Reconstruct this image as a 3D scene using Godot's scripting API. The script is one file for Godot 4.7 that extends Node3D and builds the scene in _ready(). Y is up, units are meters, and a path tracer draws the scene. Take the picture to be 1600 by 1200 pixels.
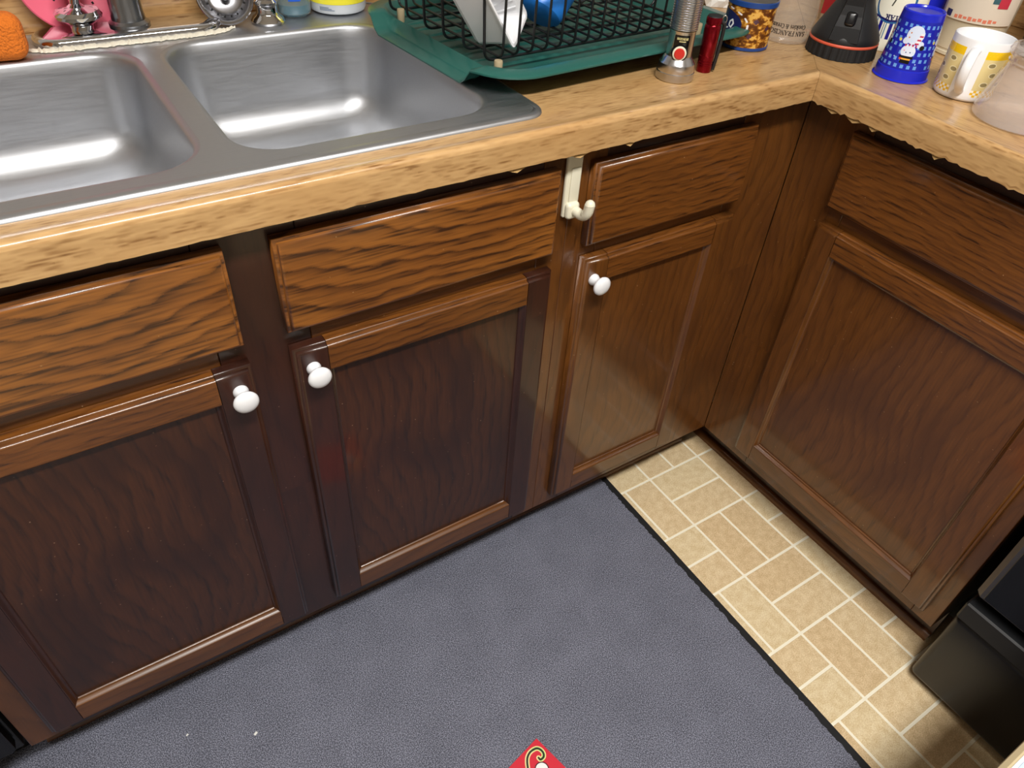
extends Node3D
# A kitchen corner: sink, worktop, dark oak base cabinets, runner mat, vinyl floor, range.
# World: X along the sink run (right), Y up, Z out of the sink run. Inner cabinet corner at x = 0, z = 0.

const H := 0.914      # worktop height
const LIP := 0.033    # front edge of the sink run (z)
const LIPX := 0.046   # front edge of the side run (x = -LIPX)
const DEPTH := 0.635
const WT := 0.6       # metres covered by one wood texture
var M := {}
var rng := RandomNumberGenerator.new()
var used := {}

func _ready():
	rng.seed = 71
	# ---------------- camera
	var cam := Camera3D.new()
	cam.name = "camera"
	cam.rotation_order = EULER_ORDER_YXZ
	cam.rotation = Vector3(-0.7262, -0.6193, 0.0772)
	cam.position = Vector3(-1.0964, 1.2863, 0.7484)
	cam.fov = rad_to_deg(2.0 * atan(600.0 / 1144.038))
	cam.near = 0.02
	add_child(cam)
	# ---------------- environment
	var we := WorldEnvironment.new()
	we.name = "environment"
	var env := Environment.new()
	env.background_mode = Environment.BG_COLOR
	env.background_color = Color(0.02, 0.02, 0.02)
	env.tonemap_mode = Environment.TONE_MAPPER_LINEAR
	env.tonemap_exposure = 1.0
	env.sdfgi_enabled = true
	env.ssao_enabled = true
	env.ssil_enabled = true
	we.environment = env
	add_child(we)
	# ---------------- ceiling light
	make_ceiling_light(Vector3(-0.95, 2.44, 1.0))
	# ---------------- materials
	make_materials()
	# ---------------- setting
	make_room()
	make_floor()
	# ---------------- large things
	make_cabinets()
	make_worktop()
	make_sink()
	make_mat()
	make_range()
	make_dishwasher()
	make_table()
	# ---------------- objects
	make_hook()
	make_faucet()
	make_sink_things()
	make_tray()
	make_rack()
	make_rack_dishes()
	make_flashlights()
	make_containers()
	make_small_things()

# =====================================================================
# helpers
# =====================================================================
func numbered(parent, called):
	var k = str(parent.get_instance_id()) + "/" + called
	var n = used.get(k, 0)
	used[k] = n + 1
	return called if n == 0 else "%s_%03d" % [called, n]

func tag(o, label, category, group = ""):
	o.set_meta("label", label)
	o.set_meta("category", category)
	if group != "":
		o.set_meta("group", group)
	return o

func thing(called, label, category, at = Vector3.ZERO, turn = 0.0, group = ""):
	var o := Node3D.new()
	o.name = numbered(self, called)
	add_child(o, true)
	o.position = at
	o.rotation.y = turn
	return tag(o, label, category, group)

func part_group(called, parent, at = Vector3.ZERO):
	var o := Node3D.new()
	o.name = numbered(parent, called)
	parent.add_child(o, true)
	o.position = at
	return o

func ST() -> SurfaceTool:
	var st := SurfaceTool.new()
	st.begin(Mesh.PRIMITIVE_TRIANGLES)
	return st

func done(st: SurfaceTool, m) -> ArrayMesh:
	st.generate_normals()
	if m is StandardMaterial3D and m.normal_enabled and not m.uv1_triplanar:
		st.generate_tangents()
	var mesh = st.commit()
	mesh.surface_set_material(0, m)
	return mesh

func obj(called, st, m, parent = self) -> MeshInstance3D:
	var o := MeshInstance3D.new()
	o.name = numbered(parent, called)
	o.mesh = done(st, m) if st is SurfaceTool else st
	if not (st is SurfaceTool):
		o.material_override = m
	o.cast_shadow = GeometryInstance3D.SHADOW_CASTING_SETTING_ON
	parent.add_child(o, true)
	return o

func struct(called, st, m, parent = self):
	var o = obj(called, st, m, parent)
	o.set_meta("kind", "structure")
	return o

# corners counter-clockwise seen from outside
func tri3(st: SurfaceTool, a, b, c, ua = Vector2.ZERO, ub = Vector2.ZERO, uc = Vector2.ZERO):
	if (b - a).cross(c - a).length_squared() < 1e-18:
		return
	st.set_uv(ua); st.add_vertex(a)
	st.set_uv(uc); st.add_vertex(c)
	st.set_uv(ub); st.add_vertex(b)

func quad(st, a, b, c, d, ua = Vector2(0, 1), ub = Vector2(1, 1), uc = Vector2(1, 0), ud = Vector2(0, 0)):
	tri3(st, a, b, c, ua, ub, uc)
	tri3(st, a, c, d, ua, uc, ud)

func wuv(p: Vector3, n: Vector3, grain: int, off: Vector2, s := WT) -> Vector2:
	var o1 = (grain + 1) % 3
	var o2 = (grain + 2) % 3
	if abs(n[grain]) > 0.8:
		return Vector2(p[o1], p[o2]) / s + off
	return Vector2(p[grain], p[o1] if abs(n[o1]) < abs(n[o2]) else p[o2]) / s + off

func quadw(st, a, b, c, d, grain, off, s := WT):
	var n = (b - a).cross(c - a)
	if n.length_squared() < 1e-16:
		n = (c - a).cross(d - a)
	n = n.normalized()
	quad(st, a, b, c, d, wuv(a, n, grain, off, s), wuv(b, n, grain, off, s), wuv(c, n, grain, off, s), wuv(d, n, grain, off, s))

# box with chamfered edges; lo/hi corners; wood uv along the grain axis
func cbox(st: SurfaceTool, lo: Vector3, hi: Vector3, ch := 0.0, grain := 0, off := Vector2.ZERO, s := WT):
	st.set_smooth_group(-1)
	var c = (lo + hi) * 0.5
	var h = (hi - lo) * 0.5
	ch = min(ch, min(h.x, min(h.y, h.z)) * 0.9)
	for ax in 3:
		var b = (ax + 1) % 3
		var d = (ax + 2) % 3
		for sg in [-1.0, 1.0]:
			var q = []
			for k in [[-1, -1], [1, -1], [1, 1], [-1, 1]]:
				var v = Vector3.ZERO
				v[ax] = sg * h[ax]
				v[b] = k[0] * (h[b] - ch)
				v[d] = k[1] * (h[d] - ch)
				q.append(c + v)
			if sg > 0:
				quadw(st, q[0], q[1], q[2], q[3], grain, off, s)
			else:
				quadw(st, q[3], q[2], q[1], q[0], grain, off, s)
	if ch <= 0.0:
		return
	for ax in 3:             # edges run along ax
		var b = (ax + 1) % 3
		var d = (ax + 2) % 3
		for sb in [-1.0, 1.0]:
			for sd in [-1.0, 1.0]:
				var q = []
				for k in [[-1, 0], [1, 0], [1, 1], [-1, 1]]:
					var v = Vector3.ZERO
					v[ax] = k[0] * (h[ax] - ch)
					v[b] = sb * (h[b] if k[1] == 0 else h[b] - ch)
					v[d] = sd * (h[d] - ch if k[1] == 0 else h[d])
					q.append(c + v)
				if sb * sd > 0:
					quadw(st, q[0], q[1], q[2], q[3], grain, off, s)
				else:
					quadw(st, q[3], q[2], q[1], q[0], grain, off, s)
	for sx in [-1.0, 1.0]:
		for sy in [-1.0, 1.0]:
			for sz in [-1.0, 1.0]:
				var a = c + Vector3(sx * h.x, sy * (h.y - ch), sz * (h.z - ch))
				var b2 = c + Vector3(sx * (h.x - ch), sy * h.y, sz * (h.z - ch))
				var d2 = c + Vector3(sx * (h.x - ch), sy * (h.y - ch), sz * h.z)
				if sx * sy * sz > 0:
					tri3(st, a, b2, d2)
				else:
					tri3(st, a, d2, b2)

func rbox_mesh(size: Vector3, r: float, seg := 4) -> SurfaceTool:
	# smoothly rounded box centred on the origin
	var st := ST()
	var h = size * 0.5
	r = min(r, min(h.x, min(h.y, h.z)) * 0.99)
	var lines = []
	for ax in 3:
		var l = []
		for i in seg + 1:
			l.append(-h[ax] + r * (1.0 - cos(PI * 0.5 * i / seg)) if false else -h[ax] + r * float(i) / seg)
		for i in seg + 1:
			l.append(h[ax] - r + r * float(i) / seg)
		lines.append(l)
	for ax in 3:
		var b = (ax + 1) % 3
		var d = (ax + 2) % 3
		for sg in [-1.0, 1.0]:
			var lb = lines[b]
			var ld = lines[d]
			for i in lb.size() - 1:
				for j in ld.size() - 1:
					var q = []
					for k in [[0, 0], [1, 0], [1, 1], [0, 1]]:
						var v = Vector3.ZERO
						v[ax] = sg * h[ax]
						v[b] = lb[i + k[0]]
						v[d] = ld[j + k[1]]
						var inner = Vector3(clamp(v.x, -h.x + r, h.x - r), clamp(v.y, -h.y + r, h.y - r), clamp(v.z, -h.z + r, h.z - r))
						q.append(inner + (v - inner).normalized() * r)
					if sg > 0:
						quad(st, q[0], q[1], q[2], q[3])
					else:
						quad(st, q[3], q[2], q[1], q[0])
	return st

# revolve a profile of (r, y), bottom to top on the outside; uv centre faces +z
func lathe(st: SurfaceTool, prof: Array, segs := 40, flip := false, crease := 0.6, at := Vector3.ZERO):
	var n = prof.size()
	var y0 = INF
	var y1 = -INF
	for p in prof:
		y0 = min(y0, p.y)
		y1 = max(y1, p.y)
	var g = 1
	for i in n - 1:
		if i > 0:
			var d0 = (prof[i] - prof[i - 1]).normalized()
			var d1 = (prof[i + 1] - prof[i]).normalized()
			if abs(d0.angle_to(d1)) > crease:
				g += 1
		st.set_smooth_group(g)
		for j in segs:
			var q = []
			var uv = []
			for k in [[0, 0], [1, 0], [1, 1], [0, 1]]:
				var t = float(j + k[0]) / segs
				var th = -PI * 0.5 - TAU * t          # u = 0.5 faces +z
				var p = prof[i + k[1]]
				q.append(at + Vector3(p.x * cos(th), p.y, -p.x * sin(th) * -1.0))
				var v = 1.0 - (p.y - y0) / max(1e-6, y1 - y0)
				uv.append(Vector2(1.0 - t, 1.0 - v) if flip else Vector2(t, v))
			quad(st, q[0], q[1], q[2], q[3], uv[0], uv[1], uv[2], uv[3])

func lathe_obj(called, prof, m, parent, segs := 40, flip := false, crease := 0.6, at := Vector3.ZERO):
	var st := ST()
	lathe(st, prof, segs, flip, crease, at)
	return obj(called, st, m, parent)

func tube(st: SurfaceTool, pts: Array, r: float, sides := 8, closed := false):
	st.set_smooth_group(1)
	var n = pts.size()
	var frames = []
	var t0 = (pts[1] - pts[0]).normalized()
	var up = Vector3.UP if abs(t0.y) < 0.9 else Vector3.RIGHT
	var u = t0.cross(up).normalized()
	for i in n:
		var a = pts[(i - 1 + n) % n] if (i > 0 or closed) else pts[i]
		var b = pts[(i + 1) % n] if (i < n - 1 or closed) else pts[i]
		var t = (b - a).normalized()
		u = (u - t * u.dot(t)).normalized()
		frames.append([pts[i], u, t.cross(u)])
	var m = n if closed else n - 1
	for i in m:
		var f0 = frames[i]
		var f1 = frames[(i + 1) % n]
		for j in sides:
			var a0 = TAU * j / sides
			var a1 = TAU * (j + 1) / sides
			var p00 = f0[0] + (f0[1] * cos(a0) + f0[2] * sin(a0)) * r
			var p01 = f0[0] + (f0[1] * cos(a1) + f0[2] * sin(a1)) * r
			var p10 = f1[0] + (f1[1] * cos(a0) + f1[2] * sin(a0)) * r
			var p11 = f1[0] + (f1[1] * cos(a1) + f1[2] * sin(a1)) * r
			quad(st, p00, p01, p11, p10)
	if not closed:
		st.set_smooth_group(2)
		for e in [0, n - 1]:
			var f = frames[e]
			for j in sides:
				var a0 = TAU * j / sides
				var a1 = TAU * (j + 1) / sides
				var p0 = f[0] + (f[1] * cos(a0) + f[2] * sin(a0)) * r
				var p1 = f[0] + (f[1] * cos(a1) + f[2] * sin(a1)) * r
				if e == 0:
					tri3(st, f[0], p1, p0)
				else:
					tri3(st, f[0], p0, p1)

# round the corners of a polyline
func rounded(pts: Array, r: float, seg := 5) -> Array:
	var out = [pts[0]]
	for i in range(1, pts.size() - 1):
		var a = (pts[i - 1] - pts[i])
		var b = (pts[i + 1] - pts[i])
		var rr = min(r, min(a.length(), b.length()) * 0.49)
		var p0 = pts[i] + a.normalized() * rr
		var p1 = pts[i] + b.normalized() * rr
		for k in seg + 1:
			var t = float(k) / seg
			out.append(p0.lerp(pts[i], t).lerp(pts[i].lerp(p1, t), t))
	out.append(pts[-1])
	return out

# rounded rectangle outline in the xz plane, counter-clockwise seen from above
func rrect(cx, cz, hx, hz, r, nc := 6, ns := 8) -> Array:
	var out = []
	r = min(r, min(hx, hz) * 0.999)
	var cs = [[1, 1], [1, -1], [-1, -1], [-1, 1]]
	for k in 4:
		var c = Vector2(cx + cs[k][0] * (hx - r), cz + cs[k][1] * (hz - r))
		var a0 = PI * 0.5 - PI * 0.5 * k
		for i in nc + 1:
			var a = a0 - PI * 0.5 * i / nc
			out.append(c + Vector2(cos(a), sin(a)) * r)
		var c2 = Vector2(cx + cs[(k + 1) % 4][0] * (hx - r), cz + cs[(k + 1) % 4][1] * (hz - r))
		var a1 = a0 - PI * 0.5
		var p0 = c + Vector2(cos(a1), sin(a1)) * r
		var p1 = c2 + Vector2(cos(a1), sin(a1)) * r
		for i in range(1, ns):
			out.append(p0.lerp(p1, float(i) / ns))
	return out

func ring(o: Array, y: float) -> Array:
	var out = []
	for p in o:
		out.append(Vector3(p.x, y, p.y))
	return out

# rings counter-clockwise seen from above, listed from the bottom of the outside up
func loft(st: SurfaceTool, rings: Array, group := 1, flip := false):
	st.set_smooth_group(group)
	for i in rings.size() - 1:
		var a = rings[i]
		var b = rings[i + 1]
		var n = a.size()
		for j in n:
			var k = (j + 1) % n
			var u0 = Vector2(float(j) / n, float(i))
			var u1 = Vector2(float(j + 1) / n, float(i))
			if flip:
				quad(st, a[k], a[j], b[j], b[k], u1, u0, u0 + Vector2(0, 1), u1 + Vector2(0, 1))
			else:
				quad(st, a[j], a[k], b[k], b[j], u0, u1, u1 + Vector2(0, 1), u0 + Vector2(0, 1))

func fan(st: SurfaceTool, r: Array, group := 9, flip := false):
	st.set_smooth_group(group)
	var c = Vector3.ZERO
	for p in r:
		c += p
	c /= r.size()
	for j in r.size():
		var k = (j + 1) % r.size()
		if flip:
			tri3(st, c, r[k], r[j])
		else:
			tri3(st, c, r[j], r[k])

# lettering: flat in the xy plane facing +z, or bent round a cylinder of radius bend about the y axis
func letters(called, text, size, m, parent, at: Vector3, bend := 0.0, upside := false, serif := false, squeeze := 1.0):
	var f := SystemFont.new()
	f.font_names = PackedStringArray(["Droid Serif" if serif else "Droid Sans"])
	f.font_weight = 700
	var tm := TextMesh.new()
	tm.text = text
	tm.font = f
	tm.font_size = 32
	tm.pixel_size = size / 32.0
	tm.depth = 0.0006
	tm.curve_step = 2.0
	var arr = tm.get_mesh_arrays()
	var vs = arr[Mesh.ARRAY_VERTEX]
	var ix = arr[Mesh.ARRAY_INDEX]
	var st := ST()
	st.set_smooth_group(-1)
	var order = ix if ix != null and ix.size() > 0 else range(vs.size())
	for i in order:
		var v: Vector3 = vs[i]
		v.x *= squeeze
		if upside:
			v.x = -v.x
			v.y = -v.y
		if bend > 0.0:
			var th = v.x / bend
			var rr = bend + v.z + 0.0004
			v = Vector3(sin(th) * rr, v.y, cos(th) * rr)
		st.set_uv(Vector2.ZERO)
		st.add_vertex(v)
	var o = obj(called, st, m, parent)
	o.position = at
	return o

func face_camera(p: Vector3) -> float:
	return atan2(-1.0964 - p.x, 0.7484 - p.z)

# =====================================================================
# materials
# =====================================================================
func mat(c: Color, rough := 0.5, metal := 0.0, spec := 0.5) -> StandardMaterial3D:
	var m := StandardMaterial3D.new()
	m.albedo_color = c
	m.roughness = rough
	m.metallic = metal
	m.metallic_specular = spec
	return m

func rgb(r, g, b) -> Color:
	return Color(r / 255.0, g / 255.0, b / 255.0)

func noise(freq, seed_, octaves := 3) -> FastNoiseLite:
	var n := FastNoiseLite.new()
	n.noise_type = FastNoiseLite.TYPE_SIMPLEX_SMOOTH
	n.frequency = freq
	n.seed = seed_
	n.fractal_octaves = octaves
	return n

func to_tex(w, h, bytes) -> ImageTexture:
	var img := Image.create_from_data(w, h, false, Image.FORMAT_RGB8, bytes)
	img.generate_mipmaps()
	return ImageTexture.create_from_image(img)

# long-grained oak: grain along u. light / dark grain colours, ring spacing in metres
func oak(w: int, h: int, wm: float, seed_: int, light: Color, dark: Color, spacing: float, contrast: float, blotch: Color, blotch_amount: float, specks: int, pores := 1.3, warp_amp := 0.026) -> ImageTexture:
	var warp := noise(1.0, seed_, 2)
	var low := noise(1.0, seed_ + 1, 2)
	var pore := noise(1.0, seed_ + 2, 2)
	var fine := noise(1.0, seed_ + 3, 1)
	var px = wm / w
	var pore_u = 8.0 if wm < 1.0 else 26.0
	var pore_v = 420.0 if wm < 1.0 else 680.0
	var by := PackedByteArray()
	by.resize(w * h * 3)
	var k := 0
	for j in h:
		var v: float = j * px
		for i in w:
			var u: float = i * px
			var wv: float = warp.get_noise_2d(u * 1.9, v * 5.0) * warp_amp + fine.get_noise_2d(u * 24.0, v * 70.0) * 0.0016
			var s: float = (v + wv) / spacing
			var f: float = s - floor(s)
			var band: float = f * f * f + 0.5 * max(0.0, 1.0 - f * 7.0)
			var p: float = pore.get_noise_2d(u * pore_u, v * pore_v)
			var l: float = low.get_noise_2d(u * 4.0, v * 14.0)
			var t: float = 0.12 + contrast * band * (0.75 + 0.5 * l) + max(0.0, p - 0.05) * pores * (0.4 + band) + 0.10 * fine.get_noise_2d(u * 20.0, v * 500.0)
			t = clampf(t, 0.0, 1.0)
			var bl: float = clampf((l + 0.1) * 1.8, 0.0, 1.0) * blotch_amount
			var r: float = lerpf(lerpf(light.r, dark.r, t), blotch.r, bl)
			var g: float = lerpf(lerpf(light.g, dark.g, t), blotch.g, bl)
			var b: float = lerpf(lerpf(light.b, dark.b, t), blotch.b, bl)
			by[k] = int(clampf(r * 255.0, 0.0, 255.0))
			by[k + 1] = int(clampf(g * 255.0, 0.0, 255.0))
			by[k + 2] = int(clampf(b * 255.0, 0.0, 255.0))
			k += 3
	# chips and specks of paint and dust
	var rg := RandomNumberGenerator.new()
	rg.seed = seed_
	for n in specks:
		var x = rg.randi_range(2, w - 8)
		var y = rg.randi_range(2, h - 4)
		var len_ = rg.randi_range(1, 3)
		var tone = rg.randf_range(0.25, 0.7)
		for i in len_:
			var q = (y * w + x + i) * 3
			for c in 3:
				by[q + c] = int(lerpf(by[q + c], [205, 185, 165][c], tone))
	return to_tex(w, h, by)

# speckled flat colour
func speckle(w, h, seed_, c0: Color, c1: Color, f_lo, f_hi, a_lo, a_hi) -> ImageTexture:
	var n0 := noise(f_lo, seed_, 3)
	var n1 := noise(f_hi, seed_ + 1, 2)
	var by := PackedByteArray()
	by.resize(w * h * 3)
	var k := 0
	for j in h:
		for i in w:
			var t: float = clampf(0.5 + a_lo * n0.get_noise_2d(i, j) + a_hi * n1.get_noise_2d(i, j), 0.0, 1.0)
			var c: Color = c0.lerp(c1, t)
			by[k] = int(c.r * 255.0)
			by[k + 1] = int(c.g * 255.0)
			by[k + 2] = int(c.b * 255.0)
			k += 3
	return to_tex(w, h, by)

func noise_tex(freq, seed_, as_normal := false, strength := 4.0, sz := 512, octaves := 3, lo := 0.0, hi := 1.0) -> NoiseTexture2D:
	var t := NoiseTexture2D.new()
	t.width = sz
	t.height = sz
	t.seamless = true
	t.noise = noise(freq, seed_, octaves)
	t.as_normal_map = as_normal
	t.bump_strength = strength
	if not as_normal:
		var g := Gradient.new()
		g.set_color(0, Color(lo, lo, lo))
		g.set_color(1, Color(hi, hi, hi))
		t.color_ramp = g
	return t

func wood_mat(tex, rough, coat := 0.35) -> StandardMaterial3D:
	var m := mat(Color.WHITE, rough)
	m.albedo_texture = tex
	m.clearcoat_enabled = coat > 0.0
	m.clearcoat = coat
	m.clearcoat_roughness = 0.1
	return m

func make_materials():
	var oak_drawer = oak(1024, 512, WT, 11, rgb(156, 97, 37), rgb(50, 25, 7), 0.0115, 0.72, rgb(104, 56, 18), 0.25, 40, 1.3)
	var oak_dark = oak(1024, 512, WT, 23, rgb(74, 39, 16), rgb(27, 12, 6), 0.011, 0.5, rgb(46, 21, 9), 0.7, 170, 0.55)
	var oak_frame = oak(1024, 512, WT, 37, rgb(62, 31, 19), rgb(30, 13, 9), 0.02, 0.35, rgb(42, 20, 14), 0.5, 120, 0.5)
	var oak_rail = oak(1024, 512, WT, 52, rgb(124, 74, 27), rgb(48, 24, 8), 0.0062, 0.42, rgb(88, 50, 17), 0.3, 60, 1.0, 0.013)
	var oak_mid = oak(1024, 512, WT, 64, rgb(112, 67, 25), rgb(54, 29, 9), 0.012, 0.38, rgb(84, 48, 18), 0.6, 140, 0.4)
	M.drawer = wood_mat(oak_drawer, 0.38, 0.45)
	M.panel = wood_mat(oak_dark, 0.36, 0.5)
	M.stile = wood_mat(oak_frame, 0.36, 0.5)
	M.rail = wood_mat(oak_rail, 0.34, 0.6)
	M.mid = wood_mat(oak_mid, 0.32, 0.6)
	var lam = oak(2048, 896, 1.6, 91, rgb(206, 168, 116), rgb(108, 70, 34), 0.019, 0.16, rgb(188, 146, 94), 0.5, 0, 0.85)
	M.lam = mat(Color.WHITE, 0.3)
	M.lam.albedo_texture = lam
	M.lam.clearcoat_enabled = true
	M.lam.clearcoat = 0.3
	M.lam.clearcoat_roughness = 0.12
	M.chip = mat(rgb(186, 150, 96), 0.9)
	M.board = mat(rgb(120, 90, 55), 0.95)
	M.steel = mat(rgb(186, 188, 192), 1.0, 1.0)
	M.steel.roughness_texture = noise_tex(0.02, 5, false, 1.0, 512, 4, 0.38, 0.50)
	M.steel.uv1_triplanar = true
	M.steel.uv1_world_triplanar = true
	M.steel.uv1_scale = Vector3(1.2, 22, 22)
	M.chrome = mat(rgb(215, 216, 220), 0.06, 1.0)
	M.dull_chrome = mat(rgb(150, 152, 155), 0.28, 1.0)
	M.alu = mat(rgb(206, 206, 210), 0.24, 1.0)
	M.dark_hole = mat(rgb(14, 14, 14), 0.8)
	M.white_knob = mat(rgb(238, 240, 244), 0.12)
	M.ivory = mat(rgb(226, 222, 200), 0.35)
	M.black_wire = mat(rgb(16, 18, 20), 0.38)
	M.black_plastic = mat(rgb(24, 25, 27), 0.45)
	M.black_gloss = mat(rgb(10, 10, 12), 0.12)
	M.black_rubber = mat(rgb(17, 18, 20), 0.7)
	M.black_enamel = mat(rgb(22, 22, 23), 0.3)
	M.wall = mat(rgb(172, 168, 162), 0.8)
	M.ceiling = mat(rgb(236, 234, 228), 0.9)
	M.white = mat(rgb(236, 237, 240), 0.25)
	M.white_soft = mat(rgb(232, 232, 228), 0.6)
	# floor
	M.grout = mat(rgb(250, 244, 222), 0.45)
	M.tiles = []
	var tt = [[rgb(204, 176, 132), rgb(242, 222, 184)], [rgb(198, 169, 125), rgb(238, 214, 174)], [rgb(210, 184, 138), rgb(244, 228, 192)]]
	for i in 3:
		var m := mat(Color.WHITE, 0.38)
		m.albedo_texture = speckle(256, 256, 300 + i * 7, tt[i][0], tt[i][1], 0.03, 0.22, 0.35, 0.6)
		m.uv1_triplanar = true
		m.uv1_world_triplanar = true
		m.uv1_scale = Vector3.ONE * 6.0
		M.tiles.append(m)
	# mat
	M.pile = mat(Color.WHITE, 0.85)
	M.pile.albedo_texture = speckle(1024, 1024, 412, rgb(60, 62, 73), rgb(152, 155, 172), 0.004, 0.22, 0.1, 1.2)
	M.pile.uv1_triplanar = true
	M.pile.uv1_world_triplanar = true
	M.pile.uv1_scale = Vector3.ONE * 2.0
	M.pile.normal_enabled = true
	M.pile.normal_texture = noise_tex(0.25, 8, true, 3.0, 512, 2)
	M.pile.normal_scale = 0.7
	# plastics
	M.tray = mat(rgb(38, 92, 84), 0.28)
	M.pink = mat(rgb(240, 108, 134), 0.35)
	M.orange = mat(rgb(226, 120, 34), 0.95)
	M.orange.normal_enabled = true
	M.orange.normal_texture = noise_tex(0.06, 9, true, 8.0, 256, 3)
	M.orange.uv1_triplanar = true
	M.orange.uv1_scale = Vector3.ONE * 12.0
	M.blue = mat(rgb(42, 128, 222), 0.3)
	M.navy = mat(rgb(22, 36, 110), 0.4)
	M.can_blue = mat(rgb(30, 66, 132), 0.3)
	M.royal = mat(rgb(28, 40, 196), 0.22)
	M.red = mat(rgb(196, 44, 36), 0.3)
	M.red_metal = mat(rgb(124, 8, 24), 0.2, 0.75)
	M.orange_ring = mat(rgb(214, 92, 66), 0.45)
	M.ink = mat(rgb(40, 30, 26), 0.6)
	M.gold_ink = mat(rgb(222, 210, 150), 0.5)
	M.navy_ink = mat(rgb(32, 30, 90), 0.5)
	M.coral_ink = mat(rgb(226, 128, 100), 0.5)
	M.caulk = mat(rgb(232, 226, 208), 0.9)
	M.glass = glass(Color(0.97, 0.96, 0.94, 0.1))
	M.glass_lilac = glass(Color(0.86, 0.81, 0.78, 0.3))
	M.glass_soap = glass(Color(0.85, 0.93, 0.93, 0.14))
	M.soap = glass(Color(0.04, 0.36, 0.46, 0.88))
	M.purple = mat(rgb(104, 52, 128), 0.2)
	M.tan_cap = mat(rgb(176, 160, 128), 0.4)

func glass(c: Color) -> StandardMaterial3D:
	var m := mat(c, 0.04)
	m.transparency = BaseMaterial3D.TRANSPARENCY_ALPHA
	m.cull_mode = BaseMaterial3D.CULL_DISABLED
	return m

# =====================================================================
# the setting
# =====================================================================
func make_ceiling_light(at: Vector3):
	var housing := mat(rgb(235, 235, 232), 0.5)
	var glow := mat(Color(1, 1, 1), 0.5)
	glow.emission_enabled = true
	glow.emission = Color(1.0, 0.985, 0.965)
	glow.emission_energy_multiplier = 4.0
	var t = thing("ceiling_light", "white two-tube fluorescent ceiling light fixture", "light", at)
	var st := ST()
	cbox(st, Vector3(-0.64, -0.05, -0.15), Vector3(0.64, 0.0, 0.15), 0.006)
	obj("housing", st, housing, t)
	for s in [-1, 1]:
		st = ST()
		tube(st, [Vector3(-0.6, -0.075, 0.07 * s), Vector3(0.6, -0.075, 0.07 * s)], 0.018, 16)
		obj("tube", st, glow, t)
		for e in [-1, 1]:
			st = ST()
			cbox(st, Vector3(0.61 * e - 0.012, -0.1, 0.07 * s - 0.02), Vector3(0.61 * e + 0.012, -0.048, 0.07 * s + 0.02), 0.003)
			obj("socket", st, housing, t)
	var l := AreaLight3D.new()
	l.name = "tube_light"
	l.area_size = Vector2(1.2, 0.2)
	l.area_normalize_energy = true
	l.light_energy = 5.9
	l.light_color = Color(1.0, 0.985, 0.965)
	l.area_range = 9.0
	l.shadow_enabled = true
	l.position = Vector3(0, -0.105, 0)
	l.rotation_degrees.x = -90.0
	t.add_child(l)

func slab(called, lo, hi, m):
	var st := ST()
	cbox(st, lo, hi)
	return struct(called, st, m)

func make_room():
	var x0 = -3.1
	var x1 = 0.589
	var z0 = -0.602
	var z1 = 3.0
	slab("wall_back", Vector3(x0 - 0.1, 0, z0 - 0.1), Vector3(x1 + 0.1, 2.44, z0), M.wall)
	slab("wall_right", Vector3(x1, 0, z0), Vector3(x1 + 0.1, 2.44, z1), M.wall)
	slab("wall_left", Vector3(x0 - 0.1, 0, z0), Vector3(x0, 2.44, z1), M.wall)
	slab("wall_front", Vector3(x0 - 0.1, 0, z1), Vector3(x1 + 0.1, 2.44, z1 + 0.1), M.wall)
	slab("ceiling", Vector3(x0 - 0.1, 2.44, z0 - 0.1), Vector3(x1 + 0.1, 2.54, z1 + 0.1), M.ceiling)

func make_floor():
	var st := ST()
	cbox(st, Vector3(-3.2, -0.08, -0.7), Vector3(0.69, -0.0012, 3.1))
	var fl = struct("floor", st, M.grout)
	var B = 0.1516
	var gx = -0.1523
	var gz = 0.3118
	var g = 0.0027      # half a joint
	var list = []
	for i in range(-20, 6):
		for j in range(-6, 19):
			for k in 2:
				var x0 = gx + i * B
				var z0 = gz + j * B
				var lo: Vector2
				var hi: Vector2
				if posmod(i + j, 2) == 0:
					lo = Vector2(x0, z0 + k * B * 0.5)
					hi = Vector2(x0 + B, z0 + (k + 1) * B * 0.5)
				else:
					lo = Vector2(x0 + k * B * 0.5, z0)
					hi = Vector2(x0 + (k + 1) * B * 0.5, z0 + B)
				if lo.x < -3.1 or hi.x > 0.6 or lo.y < -0.6 or hi.y > 3.0:
					continue
				if hi.x < -0.33 and lo.x > -2.2 and lo.y > -0.02 and hi.y < 0.92:
					continue      # wholly under the runner
				if hi.y < -0.12 and hi.x < 0.6 or lo.x > 0.12:
					continue      # under the cabinets and the range
				var c = (lo + hi) * 0.5
				list.append([c.distance_to(Vector2(-0.12, 0.4)), lo + Vector2(g, g), hi - Vector2(g, g)])
	list.sort_custom(func(a, b): return a[0] < b[0])
	var rest := ST()
	for n in list.size():
		var t = list[n]
		var cx = (t[1].x + t[2].x) * 0.5
		var cz = (t[1].y + t[2].y) * 0.5
		if n < 200:
			st = ST()
			cbox(st, Vector3(t[1].x - cx, -0.004, t[1].y - cz), Vector3(t[2].x - cx, 0.0, t[2].y - cz), 0.0008)
			var o = obj("tile", st, M.tiles[(n * 7 + int(n / 3.0)) % 3], fl)
			o.position = Vector3(cx, 0, cz)
		else:
			cbox(rest, Vector3(t[1].x, -0.004, t[1].y), Vector3(t[2].x, 0.0, t[2].y))
	var r = obj("tile_field", rest, M.tiles[0], fl)
	r.set_meta("kind", "stuff")

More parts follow.
